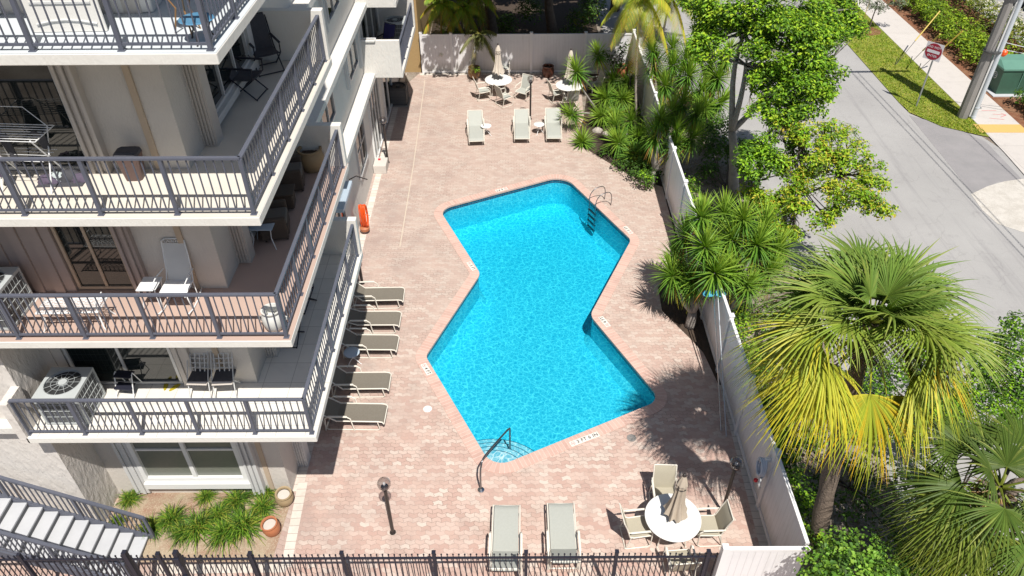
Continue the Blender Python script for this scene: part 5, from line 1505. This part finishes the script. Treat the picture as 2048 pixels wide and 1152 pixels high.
q = [(G(px, py, z), r) for px, py, z, r in ((1850, 1140, 2.4, .42), (1890, 1100, 2.3, .40), (1930, 1120, 2.5, .45), (1975, 1075, 2.5, .45), (2030, 1060, 2.7, .5), (2040, 1120, 2.9, .5), (1985, 1140, 2.8, .5), (1930, 1160, 2.8, .45), (1900, 1050, 1.9, .35), (1960, 1030, 2.0, .4), (2035, 1010, 2.2, .4), (1880, 1030, 1.5, .4), (1840, 1080, 1.8, .38), (1930, 1000, 1.4, .4), (1990, 1000, 1.7, .4), (1860, 980, 1.1, .4), (1810, 1100, 2.0, .34))]
shrub('shrub', q, [(.10, .21, .04), (.17, .31, .05), (.05, .11, .02), (.28, .33, .08), (.04, .07, .02)], 'larger round-leaved shrub filling the near right corner', 'shrub', SH, leaf=.10, dens=60, asp=.8)
q = [(G(px, py, z), r) for px, py, z, r in ((1700, 930, .5, .5), (1740, 960, .6, .45), (1700, 1010, .5, .5), (1760, 1010, .6, .5), (1620, 880, .4, .4), (1590, 830, .4, .4), (1570, 900, .3, .3), (1800, 950, .7, .45), (1830, 900, .8, .45), (1780, 1060, .9, .45), (1650, 960, .4, .35), (1850, 1020, .9, .45))]
shrub('shrub', q, DKG+[(.06, .08, .02)], 'sparse shaded undergrowth around the base of the big fan palm', 'shrub', SH, leaf=.10, dens=30)
# hedges across the sidewalk
def hedge_grid(x0, x1, y0, y1, h, r, st=.62):
    out = []; y = y0
    while y <= y1:
        x = x0
        while x <= x1: out.append((Vector((x+U(-.1, .1), y+U(-.1, .1), h+U(-.12, .12))), r)); x += st
        y += st
    return out
shrub('hedge', hedge_grid(23.6, 25.6, 34.6, 46.5, .55, .5, .72), [(.21, .33, .02), (.30, .42, .03), (.13, .22, .018), (.09, .15, .015)], 'low yellow-green hedge along the far side of the sidewalk', 'hedge', None, leaf=.16, dens=34)
shrub('hedge', hedge_grid(23.7, 26.3, 30.2, 32.7, .5, .45, .6), [(.10, .20, .02), (.17, .31, .03), (.06, .13, .015)], 'dark green hedge patch beside the transformer box at the right edge', 'hedge', None, leaf=.14, dens=44)
fs = shrub('shrub', hedge_grid(26.3, 27.6, 37.2, 46.5, .95, .6, .85), [(.17, .24, .03), (.11, .17, .03), (.25, .26, .05)], 'flowering shrub with small white blossoms between the hedge and driveway', 'shrub', SH, leaf=.15, dens=30)
fm = MB(); fm.col = (.8, .78, .72)
for _ in range(330):
    p = Vector((U(25.9, 28.0), U(36.6, 47), U(1.1, 1.65)))-fs.location
    for k in range(4):
        d = rdir(); d.z = abs(d.z); s = d.cross(Vector((0, 0, 1))).normalized(); q0 = p+rdir()*.05
        fm.face([fm.pt(q0), fm.pt(q0+s*.05), fm.pt(q0+s*.05+d*.06), fm.pt(q0+d*.06)])
fm.build('blossoms', M['leaf'], fs)
shrub('shrub', hedge_grid(26.5, 29.5, 46.5, 50, 1.6, .9, 1.1), [(.09, .12, .03), (.13, .15, .03), (.06, .09, .02)], 'tall olive shrub at the top right behind the flowering hedge', 'shrub', SH, leaf=.18, dens=20)
fs2 = shrub('shrub', [(Vector((25.6+.45*k, 36.4-.22*k, .55)), .42) for k in range(8)], [(.10, .17, .02), (.16, .22, .03)], 'low white-flowering shrub just behind the green transformer box', 'shrub', SH, leaf=.13, dens=34)
fm = MB(); fm.col = (.8, .78, .72)
for _ in range(90):
    k = U(0, 7.5); p = Vector((25.6+.45*k+U(-.3, .3), 36.4-.22*k+U(-.3, .3), U(.8, 1.0)))-fs2.location
    for j in range(4):
        d = rdir(); d.z = abs(d.z); s = d.cross(Vector((0, 0, 1))).normalized(); q0 = p+rdir()*.05
        fm.face([fm.pt(q0), fm.pt(q0+s*.05), fm.pt(q0+s*.05+d*.06), fm.pt(q0+d*.06)])
fm.build('blossoms', M['leaf'], fs2)

# ---- yuccas
def rosette_mesh(n, L, seed, low=(.30, .28, .03), old=True):
    global rnd, U
    mb = MB(); r_ = random.Random(seed); sv = (rnd, U); rnd = r_; U = r_.uniform
    for k in range(n):
        el = R(88-150*(k/n)**.85); az = k*2.39996+r_.uniform(-.2, .2)
        d = Vector((math.cos(el)*math.cos(az), math.cos(el)*math.sin(az), math.sin(el)))
        f = k/n; col = cvar(lerpc((.29, .44, .05), (.10, .23, .03), min(1, f*1.6)), .22)
        if f > .84 and old: col = cvar(low if r_.random() < .6 else (.36, .20, .06), .2)
        LL_ = L*(.72+.28*math.sin(PI*min(1, f*1.4+.25)))*r_.uniform(.88, 1.1)
        blade(mb, d*.04+Vector((0, 0, -.14*f)), d, LL_, .058*L/.8, .10+.28*f*(1 if el < .6 else .3), col, 3, None, .22)
    rnd, U = sv
    me = mb.build('leaf_rosette', M['frond']); d = me.data; bpy.data.objects.remove(me); return d
ROS = [rosette_mesh(150, .86, 11), rosette_mesh(140, .82, 12), rosette_mesh(160, .90, 13)]
YG = 'spiky yuccas along the side fence'
def yucca(base, heads, label, r0=.06, sc=1.0):
    base = Vector(base); t = tag(empty('yucca', base), label, 'yucca', YG); tm = MB()
    hs = [Vector(h)-base for h in heads]
    hub = Vector((0, 0, min(.6, min(h.z for h in hs)*.4)))
    limb(tm, (0, 0, -.05), hub, r0*1.6, r0*1.2, .02, 4)
    for i, h in enumerate(hs):
        a = hub if rnd.random() < .7 or i == 0 else hs[i-1]*.5+hub*.5
        limb(tm, a, h-Vector((0, 0, .08)), r0, r0*.7, .09, 7)
        o = bpy.data.objects.new('leaf_rosette', ROS[i % 3]); COL.objects.link(o); o.parent = t; o.location = h
        ax = Vector((h.x-hub.x, h.y-hub.y, max(.8, (h.z-hub.z)))).normalized(); qn = ax.to_track_quat('Z', 'Y').slerp(Vector((0, 0, 1)).to_track_quat('Z', 'Y'), .35)
        o.rotation_euler = (qn @ Matrix.Rotation(U(0, 6), 3, 'Z').to_quaternion()).to_euler(); s = sc*U(.92, 1.1); o.scale = (s, s, s)
    tm.build('trunk', M['bark'], t, True)
    return t
yucca((3.85, 31.25, 0), [BY(1153, 142, 31.2), BY(1143, 228, 30.3)], 'yucca with a thin bent bare trunk whose head hides the far right table', .045)
yucca((3.3, 29.4, 0), [BY(1166, 283, 29.0)], 'short yucca head low at the deck edge, casting a spiky shadow on the pavers', .05, .9)
yucca((4.9, 33.3, 0), [BY(1196, 108, 33.4), BY(1227, 160, 33.0), BY(1213, 196, 32.0), BY(1243, 196, 31.8), BY(1230, 228, 31.0), BY(1255, 165, 32.4), BY(1205, 232, 30.8)], 'many-headed yucca left of the pale slender palm trunk', .06)
yucca((4.9, 28.4, 0), [BY(1238, 285, 28.0), BY(1232, 250, 28.8), BY(1276, 272, 28.2), BY(1300, 300, 27.2), BY(1262, 240, 28.8), BY(1270, 310, 27.4)], 'yucca with low heads over the dark ground shrub', .06)
yucca((5.6, 25.9, 0), [BY(1322, 238, 26.2), BY(1353, 258, 26.2), BY(1393, 228, 26.8), BY(1384, 275, 26.0), BY(1345, 222, 26.8), BY(1312, 270, 26.2), BY(1365, 205, 27.0), BY(1350, 290, 25.8)], 'tall yucca leaning over the side fence beside the deck corner', .09)
yucca((6.9, 30.3, 0), [BY(1305, 100, 31.5), BY(1347, 128, 31.0), BY(1377, 150, 30.5), BY(1310, 128, 31.4), BY(1372, 115, 31.2), BY(1330, 170, 30.6), BY(1402, 180, 30.4), BY(1345, 95, 31.6)], 'large yucca outside the side fence behind the pale slender trunk', .08, 1.1)
yucca((8.3, 30.5, 0), [BY(1437, 155, 30.5), BY(1405, 60, 33.5), BY(1420, 130, 31.5), BY(1395, 95, 32.5), BY(1440, 205, 30.0), BY(1455, 110, 31.0), BY(1410, 215, 29.8)], 'dark yucca standing against the tall grey-trunked tree', .08, 1.15)
yucca((5.55, 17.5, 0), [BY(1411, 493, 17.4), BY(1403, 432, 18.2), BY(1346, 550, 17.8), BY(1352, 520, 18.6), BY(1372, 470, 18.6), BY(1430, 545, 17.0), BY(1385, 560, 17.6)], 'big yucca on the pool side of the fence throwing a spiky shadow on the deck', .11, 1.02)
yucca((6.7, 17.3, 0), [BY(1488, 438, 18.0), BY(1497, 572, 16.9), BY(1515, 488, 17.6), BY(1555, 500, 17.8), BY(1466, 478, 17.8), BY(1540, 545, 17.2), BY(1450, 425, 18.8), BY(1530, 448, 18.4), BY(1460, 545, 17.2)], 'big yucca on the street side of the fence opposite the pool bend', .10, 1.0)
# ---- fan palms
def fan_frond(d, pet, rad, seg, cols, droop):
    """one costapalmate frond: petiole from the crown centre and a drooping pleated fan"""
    mb = MB(); d = d.normalized(); s = d.cross(Vector((0, 0, 1)))
    s = s.normalized() if s.length > .05 else Vector((1, 0, 0))
    hub = d*pet+Vector((0, 0, -droop*.28*pet)); dd = (d+Vector((0, 0, -droop*.55))).normalized()
    nrm = s.cross(dd).normalized()
    mb.col = cols[0]
    mb.tube([d*.06, d*pet*.5+Vector((0, 0, -droop*.05*pet)), hub], [.028, .018, .014], 5)
    for k in range(seg):
        u_ = -1+2*(k+.5)/seg; a = u_*R(112 if d.z > -.35 else 92)
        di = (dd*math.cos(a)+s*math.sin(a)+nrm*.22*abs(math.sin(a))).normalized()
        Ls = rad*(1.0-.30*abs(u_)**2)*U(.9, 1.06); c = cvar(cols[1], .16); tc_ = cols[2] if rnd.random() < cols[3] else None
        blade(mb, hub, di, Ls, .046*rad, (.34+.55*droop)*U(.6, 1.4)*(.7+.3*abs(u_)), c, 6, tc_, .35, side=nrm.cross(di).normalized())
    return mb
def fan_palm(base, top, n, pet, rad, label, yellow=.62, lean=0, seed=5, dr=(0.15, .8), gr=((.17, .28, .055), (.10, .19, .04))):
    global rnd, U
    sv = (rnd, U); rnd = random.Random(seed); U = rnd.uniform
    base = Vector(base); top = Vector(top); t = tag(empty('fan_palm', base), label, 'palm', 'fan palms on the street side')
    tm = MB(); pts = []; rs = []
    for k in range(14):
        f = k/13; p = (top-base)*f+Vector((0, .35*math.sin(PI*f)*lean, 0)); pts.append(p); rs.append(.20-.05*f+.015*math.sin(k*2.7))
    tm.tube(pts, rs, 12)
    for k in range(26):   # old leaf bases
        a = k*2.4; z = 1-.16*(k/26); p = (top-base)*z; d = Vector((math.cos(a), math.sin(a), .9)).normalized()
        tm.bar(p+d*.08, p+d*.42, .07, .03)
    dm = MB()
    for k in range(120):
        a = k*2.4; z = 1-.10*rnd.random(); p = (top-base)*z; d = Vector((math.cos(a), math.sin(a), U(-.9, .5)))
        blade(dm, p+d*.12, d, U(.3, .75), .03, .6, cvar(rnd.choice([(.28, .18, .08), (.20, .12, .06), (.10, .14, .03), (.36, .27, .12)]), .2), 3)
    dm.build('dead_leaf_skirt', M['frond'], t)
    tm.build('trunk', M['palmbark'], t, True)
    for az_, el_, y in n:
        el = R(el_+U(-5, 5)); az = R(az_+U(-6, 6)); f = max(0, min(1, (70-el_)/110))
        d = Vector((math.cos(el)*math.cos(az), math.cos(el)*math.sin(az), math.sin(el)))
        low = .92 if el_ < -22 else 1
        g_ = lerpc(gr[0], gr[1], rnd.random()); c1 = lerpc(g_, (.50, .52, .03), min(1, y+.08))
        mb = fan_frond(d, pet*U(.85, 1.12)*(.5 if el_ > 50 else (.8 if el_ > 38 else 1)), rad*low*U(.88, 1.08), 44, (lerpc(g_, (.46, .46, .04), min(1, y+.3)), c1, (rnd.choice([(.66, .40, .02), (.62, .54, .03), (.55, .50, .05)]) if y > .33 else (.30, .34, .08)), .1+1.1*y), dr[0]+(dr[1]-dr[0])*f)
        o = mb.build('frond', M['frond'], t); o.location = top-base
    rnd, U = sv
    return t
TOPP = G(1742, 645, 6.9)
BIG = [(92, 32, 0), (62, 28, 0), (122, 28, 0), (76, 58, 0), (106, 52, 0), (44, 46, 0), (140, 46, 0), (30, 22, 0), (152, 20, 0), (90, 6, 0), (58, 0, 0), (124, 0, .1), (14, 40, 0), (170, 40, .1), (18, 4, .05), (164, 2, .2),
       (196, 14, .35), (-14, 12, .2), (186, -14, .5), (-8, -14, .35), (210, 34, .15), (-34, 30, .1), (208, -12, .55), (-30, -14, .35), (270, 66, 0), (330, 58, 0), (215, 60, 0), (20, 74, 0), (130, 70, 0), (255, 46, .1), (300, 44, .1), (180, 52, 0), (5, 54, 0), (285, 34, .15),
       (228, -22, .5), (262, -36, .45), (290, -44, .4), (314, -26, .42), (18, -24, .2), (162, -24, .3), (200, -32, .6), (-16, -34, .5)]
fan_palm((6.95, 9.55, 0), TOPP, BIG, 1.12, 1.36, 'big fan palm with yellowing lower fronds leaning over the near end of the white fence', .38, .4)
T2P = G(2000, 975, 4.3)
SML = [(90, 30, 0), (50, 34, 0), (130, 32, 0), (70, 64, 0), (150, 58, 0), (180, 14, 0), (205, 0, .15), (160, -6, 0), (110, 0, 0), (65, -4, 0), (20, 14, 0), (-20, 8, 0), (235, 24, 0), (300, 40, 0), (215, -24, .25), (185, -28, .1), (250, -20, .1), (290, -10, 0), (340, 45, 0)]
fan_palm((T2P.x+.1, T2P.y-.2, 0), T2P, SML, .95, 1.2, 'smaller dark green fan palm at the right edge, below the big one', .92, 0, 9, (0.1, .8), ((.09, .17, .035), (.035, .08, .02)))
# ---- feather palms
def feather(mb, o, d, L, droop, col, col2, nl=34, ll=.42):
    d = d.normalized(); pts = []
    for k in range(9):
        t = k/8; pts.append(o+d*(L*t)+Vector((0, 0, -droop*L*t*t)))
    mb.col = lerpc(col, (.4, .36, .08), .5); mb.tube(pts, [.016*(1-.8*k/8) for k in range(9)], 4)
    for k in range(nl):
        t = .1+.9*k/nl; i = min(7, int(t*8)); f = t*8-i; p = pts[i].lerp(pts[i+1], f); tg = (pts[i+1]-pts[i]).normalized()
        sd_ = tg.cross(Vector((0, 0, 1))); sd_ = sd_.normalized() if sd_.length > .05 else Vector((1, 0, 0))
        for s in (-1, 1):
            dl = (sd_*s+tg*.75+Vector((0, 0, -.25))).normalized()
            blade(mb, p, dl, ll*(math.sin(PI*min(1, t*.85+.12))**.6)*U(.85, 1.1), .036, .45, cvar(col if rnd.random() > t*.5 else col2, .15), 2, None, .2)
def feather_palm(name, base, top, n, L, cols, label, bark, r=.07, ll=.42, dr=(.1, .9), el=(75, -35), stems=1):
    base = Vector(base); top = Vector(top)
    t = tag(empty(name, base), label, 'palm', 'feather palms behind the yard'); tm = MB()
    for s in range(stems): limb(tm, Vector((.12*s, .08*s, -.05)), top-base, r, r*.75, .02, 8)
    tm.build('trunk', M[bark], t, True)
    for k in range(n):
        f = (k+.5)/n; e = R(el[0]+(el[1]-el[0])*f); az = k*2.39996
        d = Vector((math.cos(e)*math.cos(az), math.cos(e)*math.sin(az), math.sin(e))); mb = MB()
        feather(mb, Vector((0, 0, 0)), d, L*U(.9, 1.1), dr[0]+(dr[1]-dr[0])*f, lerpc(cols[0], cols[1], f), lerpc(cols[1], cols[2], f), 40, ll)
        o = mb.build('frond', M['frond'], t); o.location = top-base
    return t
GP = [(.17, .33, .03), (.28, .36, .03), (.52, .28, .04)]
YP = [(.20, .33, .03), (.40, .42, .03), (.50, .34, .05)]
feather_palm('slender_palm', (5.68, 31.4, 0), BY(1281, -14, 31.6), 17, 1.5, YP, 'slender palm with a tall thin pale trunk inside the side fence', 'palmpale', .06, .62, (.35, 1.5), (60, -40))
feather_palm('slender_palm', (8.2, 40.4, 0), BY(1338, -10, 40.4), 15, 1.6, YP, 'second slender palm beyond the far fence, its yellow fronds hanging', 'palmpale', .07, .62, (.35, 1.5), (60, -40))
feather_palm('clump_palm', (-3.75, 37.6, 0), BY(884, 6, 37.6), 16, 1.25, GP, 'reddish-trunked small palm with orange-tipped fronds beside the tan wall', 'pottc', .06, .42, (.3, 1.2))
feather_palm('clump_palm', (-2.5, 37.9, 0), BY(925, 12, 37.9), 14, 1.15, GP, 'green palm second from the tan wall behind the far fence', 'palmbark', .05, .42, (.3, 1.2))
feather_palm('clump_palm', (-1.5, 38.6, 0), BY(953, -8, 38.6), 12, 1.2, GP, 'green palm third from the tan wall behind the far fence', 'palmbark', .05, .42, (.3, 1.3))
feather_palm('potted_palm', G(950, 152)+Vector((0, 0, .5)), BY(957, 66, 36.0), 9, .95, [(.09, .12, .03), (.15, .15, .05), (.25, .20, .07)], 'thin dusty green palm growing from the tan pot by the far fence', 'palmpale', .022, .36, (.5, 1.5), (35, -30))
shrub('shrub', [(G(953, 140, .65), .12)], BRT, 'tiny bright sprout in the tan pot by the far fence', 'shrub', SH, leaf=.09, dens=200)
# ---- planter grasses
def tuft_mesh(seed, n=330, L=.58):
    mb = MB(); r_ = random.Random(seed)
    for k in range(n):
        el = R(r_.uniform(18, 88)); az = r_.uniform(0, 2*PI); d = Vector((math.cos(el)*math.cos(az), math.cos(el)*math.sin(az), math.sin(el)))
        c = r_.choice([(.10, .22, .02), (.17, .32, .03), (.06, .13, .018), (.30, .34, .05), (.05, .10, .015)])
        blade(mb, Vector((r_.uniform(-.08, .08), r_.uniform(-.08, .08), 0)), d, L*r_.uniform(.6, 1.15), .018, .55, c, 3, None, .2)
    o = mb.build('blades', M['frond']); d = o.data; bpy.data.objects.remove(o); return d
TF = [tuft_mesh(1), tuft_mesh(2), tuft_mesh(3)]
tl = [(262, 1003, .75, 'lone grass tuft nearest the stair tower wall in the planter'), (236, 1050, .6, 'small grass tuft behind the stair handrail'), (305, 1062, .9, 'grass tuft at the stair end of the front row in the planter'), (345, 1045, 1.05, 'grass tuft behind the stair-end tuft, second in the planter'), (414, 998, .7, 'small grass tuft under the middle of the planter window'), (400, 1060, 1.25, 'big grass tuft at the front of the planter left of its middle'), (440, 1035, .95, 'grass tuft in the middle of the planter'), (488, 1060, 1.35, 'biggest grass tuft at the front edge, left of the terracotta pot'), (476, 1008, 1.0, 'yellowish grass tuft under the right end of the window'), (526, 1022, .95, 'grass tuft between the two pots'), (532, 988, .8, 'upright green tuft between the window and the olive tan pot'), (368, 1068, .9, 'low grass tuft along the planter front between bigger ones'), (450, 1070, 1.15, 'front grass tuft just left of the biggest one')]
for i, (px, py, s, lab) in enumerate(tl):
    o = bpy.data.objects.new('grass_tuft', TF[i % 3]); COL.objects.link(o); p = G(px, py); o.location = (p.x, p.y, .05); s *= 1.15; o.rotation_euler = (0, 0, i*1.3); o.scale = (s, s, s)
    tag(o, lab, 'grass tuft', 'grass tufts in the planter')
# lawn blades
gm = MB()
for _ in range(11000):
    y = 29.9+17.5*rnd.random()**1.5; x = U(XR1+.05, XW0-.05)
    if (y < 30.6 and x < 19.2+(30.6-y)*1.6) or (30.6 <= y < 32 and x < 18.3+(32-y)*.65): continue
    gm.col = cvar(rnd.choice([(.22, .33, .03), (.31, .40, .035), (.42, .42, .07), (.16, .25, .02)]), .2)
    a = U(0, 6.3); h = U(.03, .07); w = .03; dx, dy = math.cos(a)*w, math.sin(a)*w
    gm.poly([(x-dx, y-dy, .012), (x+dx, y+dy, .012), (x+U(-.04, .04), y+U(-.04, .04), .012+h)])
tag(gm.build('lawn_grass', M['leaf']), 'short green lawn grass growing on the verge between road and sidewalk', 'grass', None, 'stuff')
# litter and ground cover in the planting strip
lm = MB()
for _ in range(5200):
    x = U(6.4, 9.5); y = 8.5+23*rnd.random(); a = U(0, 6.3); s = U(.02, .055)
    lm.col = cvar(rnd.choice([(.30, .22, .13), (.16, .10, .06), (.38, .32, .22), (.10, .12, .03), (.09, .14, .02)]), .25); z = U(-.02, .02)
    c, sn = math.cos(a)*s, math.sin(a)*s
    lm.poly([(x+c, y+sn, z), (x-sn*.5, y+c*.5, z+.01), (x-c, y-sn, z+U(0, .03)), (x+sn*.5, y-c*.5, z+.012)])
tag(lm.build('leaf_litter', M['leaf']), 'dry fallen leaves scattered over the sandy planting strip', 'leaf litter', None, 'stuff')
# ================================================================ STREET
def group_part(root, mb, n, m, par=None, sm=False):
    o = mb.build(n, M[m] if isinstance(m, str) else m, None, sm); o.parent = par or root
    if par is None: o.location = -root.location
    return o
# do-not-enter sign
sb0 = G(1832, 213); st_ = tag(empty('road_sign', sb0), 'red and white DO NOT ENTER sign on a thin steel post in the grass verge', 'road sign')
sub(MB().box((-.03, -.02, -.05), (.03, .02, 2.95)), 'post', 'signback', st_)
pc = BY(1867, 103, sb0.y-.05); ang = R(-50)
pl = empty('sign_plate'); bpy.data.objects.remove(pl)
q = MB(); q.box((-.38, -.012, -.38), (.38, 0, .38), .0)
pl = q.build('sign_plate', M['signwhite'], st_); pl.location = (pc.x-sb0.x, -.06, pc.z); pl.rotation_euler = (0, 0, ang)
q = MB(); n = 36
A = [q.pt((.36*math.cos(2*PI*k/n), -.015, .36*math.sin(2*PI*k/n))) for k in range(n)]; B = [q.pt((.36*math.cos(2*PI*k/n), -.0155-.002, .36*math.sin(2*PI*k/n))) for k in range(n)]
q.loops([A, B], False, True); q.build('red_disc', M['signred'], pl)
MB().box((-.28, -.022, -.065), (.28, -.019, .065)).build('white_bar', M['signwhite'], pl)
for body, z in (('DO NOT', .19), ('ENTER', -.19)):
    o = text_mesh('lettering', body, .135, 'signwhite', pl); o.rotation_euler = (R(90), 0, 0); o.location = (0, -.021, z)
# utility pole
ub = G(1924, 234); up = tag(empty('utility_pole', ub), 'grey concrete utility pole with a pale conduit strapped to its side', 'utility pole')
q = MB(); L = []
for z, r in ((-.1, .235), (9.9, .15)): L.append([q.pt((r*math.cos(2*PI*k/8+.39), r*math.sin(2*PI*k/8+.39), z)) for k in range(8)])
q.loops(L, True, True); sub(q, 'pole', 'concrete', up)
cdt = MB(); cdt.cyl((.42, -.12, -.05), (.34, -.12, 9.0), .105, n=14); cdt.cyl((.42, -.12, .5), (.42, -.12, .56), .118, n=14); cdt.cyl((.42, -.12, .0), (.42, -.12, .12), .12, n=14)
sub(cdt, 'conduit', 'conduit', up, 'auto'); sub(MB().box((.20, -.16, .1), (.27, -.09, 8.8)), 'pale_strip', 'shutterw', up)
sub(MB().box((-1.9, -.06, 9.3), (1.2, .06, 9.45)), 'crossarm', 'concrete', up)
for z in (3.1, 5.6): sub(MB().cyl((.1, -.05, z), (.1, -.05, z+.05), .36, n=20), 'strap', 'wire', up)
bx = MB().lathe([(.06, 2.9), (.13, 3.0), (.13, 3.12), (.05, 3.2)], 12, (.62, -.1, 0)); sub(bx, 'cable_bundle', 'orange', up)
for k, (a, b) in enumerate((((.5, -.1, 3.2), (7, -1.5, 2.4)), ((.5, -.1, 3.5), (7, -3.0, 2.8)))): sub(MB().cyl(a, b, .015, n=5), 'service_cable', 'conduit', up)
topw = ub+Vector((0, 0, 9.2))
for i, (px, py, gx, gy, lab) in enumerate(((1790, 130, 1880, 22, 'guy wire with yellow guard farthest from the sign'), (1820, 126, 1880, 68, 'guy wire with yellow guard in the middle of the three'), (1837, 140, 1925, 62, 'guy wire with yellow guard nearest the road sign'))):
    a = G(px, py); gw = tag(empty('guy_wire', a), lab, 'guy wire', 'guy wires staking the utility pole')
    d = Vector((topw.x-a.x+.15*i, topw.y-a.y, topw.z)).normalized()
    # anchors lean away toward the hedge side before rising
    e = G(gx, gy, 2.3)-a; 
    sub(MB().cyl((0, 0, -.05), e*.45, .014, n=5), 'cable', 'wire', gw); sub(MB().cyl(e*.45, e*1.0, .034, n=8), 'guard', 'stake', gw)
    sub(MB().cyl((0, 0, -.05), (0, 0, .35), .02, n=6), 'anchor', 'wire', gw)
# transformer box
tx = tag(empty('transformer_box', (24.05, 34.45, 0)), 'green metal transformer box with faded lid and small white decals on a concrete pad', 'transformer box')
sub(MB().box((-1.15, -.95, -.02), (1.15, .95, .06), .01), 'pad', 'walkc', tx)
q = MB(); L = []
for z, x0, x1, y0, y1 in ((.06, -.92, .95, -.70, .78), (1.18, -.92, .95, -.62, .78)): L.append([q.pt(p) for p in ((x0, y0, z), (x1, y0, z), (x1, y1, z), (x0, y1, z))])
q.loops(L, True, True); sub(q, 'cabinet', 'boxgreen', tx)
q = MB(); L = []
for z, x0, x1, y0, y1 in ((1.19, -.97, 1.0, -.68, .84), (1.27, -.97, 1.0, -.68, .84), (1.42, -.80, .9, .05, .75)): L.append([q.pt(p) for p in ((x0, y0, z), (x1, y0, z), (x1, y1, z), (x0, y1, z))])
q.loops(L, True, True); sub(q, 'lid', 'lidgreen', tx)
q = MB().box((-.93, .10, .62), (-.921, .42, .86)); sub(q, 'decal', 'signwhite', tx)
q = MB().tube([(-.93, -.12+.15*math.cos(2*PI*k/20), .78+.15*math.sin(2*PI*k/20)) for k in range(21)], .012, 4).tube([(-.93, -.12+.07*math.cos(2*PI*k/16), .78+.07*math.sin(2*PI*k/16)) for k in range(17)], .01, 4); sub(q, 'round_emblem', 'signwhite', tx)
sub(MB().box((.0, -.70, .35), (.025, -.655, 1.1)).box((.3, -.72, .6), (.42, -.66, .72)), 'door_latch', 'lidgreen', tx)
# young staked tree
yb = G(1735, 62)
bl = [(BY(1742+dx, 12+dy, yb.y+.1), .33) for dx, dy in ((0, 0), (22, 6), (40, -4), (-14, -10), (18, -14), (44, -20), (60, -8), (10, 4))]
broad_tree('young_tree', yb, bl, [(.16, .20, .14), (.22, .26, .19), (.10, .13, .09)], 'barkd', 'small staked young tree with silvery foliage in the grass verge', 'tree', 'street trees in the verge', .035, [BY(1752, 18, yb.y)], leaf=.10, dens=70)
o = MB().lathe([(.72, .013), (.6, .03), (0, .035)], 20, cap1=False).build('mulch_ring', M['mulchred']); o.location = (yb.x, yb.y, 0); o['kind'] = 'structure'
sk = tag(empty('tree_stake', G(1728, 35)), 'thin stake tied to the young tree in the verge', 'stake'); sub(MB().cyl((0, 0, 0), (.05, -.05, 1.3), .018, n=6), 'stake', 'stake', sk)
# rock border under yuccas
for i, (px, py, s, lab) in enumerate(((1195, 262, .22, 'larger pale rock at the foot of the bent yucca'), (1212, 268, .17, 'smaller pale rock right of the larger one at the bent yucca'), (1155, 270, .15, 'pale rock at the deck edge by the low yucca head'))):
    mb = MB(); p = G(px, py); L = []
    for j in range(6):
        v = j/5*PI/2*1.0; L.append([mb.pt((s*math.cos(v)*(1+.18*math.sin(k*2.1+i+j))*math.cos(2*PI*k/12), s*.8*math.cos(v)*(1+.15*math.cos(k*1.3+j))*math.sin(2*PI*k/12), s*.9*math.sin(v)-.02)) for k in range(12)])
    mb.loops(L, True, True); o = mb.build('rock', M['rubble'], None, 'auto'); o.location = p; tag(o, lab, 'rock', 'rocks at the yucca bed')
# overhead lines shadows come from real cables
cb_ = MB()
for k, dx in enumerate((-1.7, -1.4, .9)):
    a = Vector((20.5+dx, 31.4, 9.5)); pts = []
    for j in range(15):
        t = j/14; pts.append(a+Vector((1.2*t, -42*t, -1.2*math.sin(PI*t))))
    cb_.tube(pts, .018, 5)
tag(cb_.build('overhead_cable', M['wire']), 'thin overhead cables running from the utility pole above the road', 'cable')
# car in the top right corner
car = tag(empty('parked_car', (31.3, 44.5, .03), R(4)), 'black car parked on the driveway in the top right corner', 'car')
q = MB(); prof = [(-2.2, .35), (-2.25, .7), (-2.1, .92), (-1.35, 1.02), (-.75, 1.42), (.75, 1.45), (1.45, 1.05), (2.1, .9), (2.25, .65), (2.2, .35)]
L = []
for x, k in ((-.90, .93), (-.86, 1.0), (.86, 1.0), (.90, .93)): L.append([q.pt((x*(1 if z < 1.03 else .84), y*k, z*(.98 if k < 1 else 1))) for y, z in prof])
q.loops(L, True, True); sub(q, 'body', 'carpaint', car)
sub(MB().box((-.76, -1.2, 1.06), (-.745, 1.25, 1.36)).box((.745, -1.2, 1.06), (.76, 1.25, 1.36)), 'side_window', 'glass', car)
q = MB(); q.poly([(-.7, -1.33, 1.05), (.7, -1.33, 1.05), (.62, -.80, 1.425), (-.62, -.80, 1.425)]); sub(q, 'windscreen', 'glass', car)
for x in (-.86, .86):
    for y in (-1.4, 1.35):
        w_ = sub(MB().cyl((x-.10, y, .32), (x+.10, y, .32), .32, n=20), 'wheel', 'tyre', car); sub(MB().cyl((x-.11, y, .32), (x+.11, y, .32), .2, n=14), 'rim', 'signback', w_)
for x in (-.65, .65): sub(MB().box((x-.16, -2.27, .62), (x+.16, -2.20, .76), .02), 'headlight', 'plastic', car)
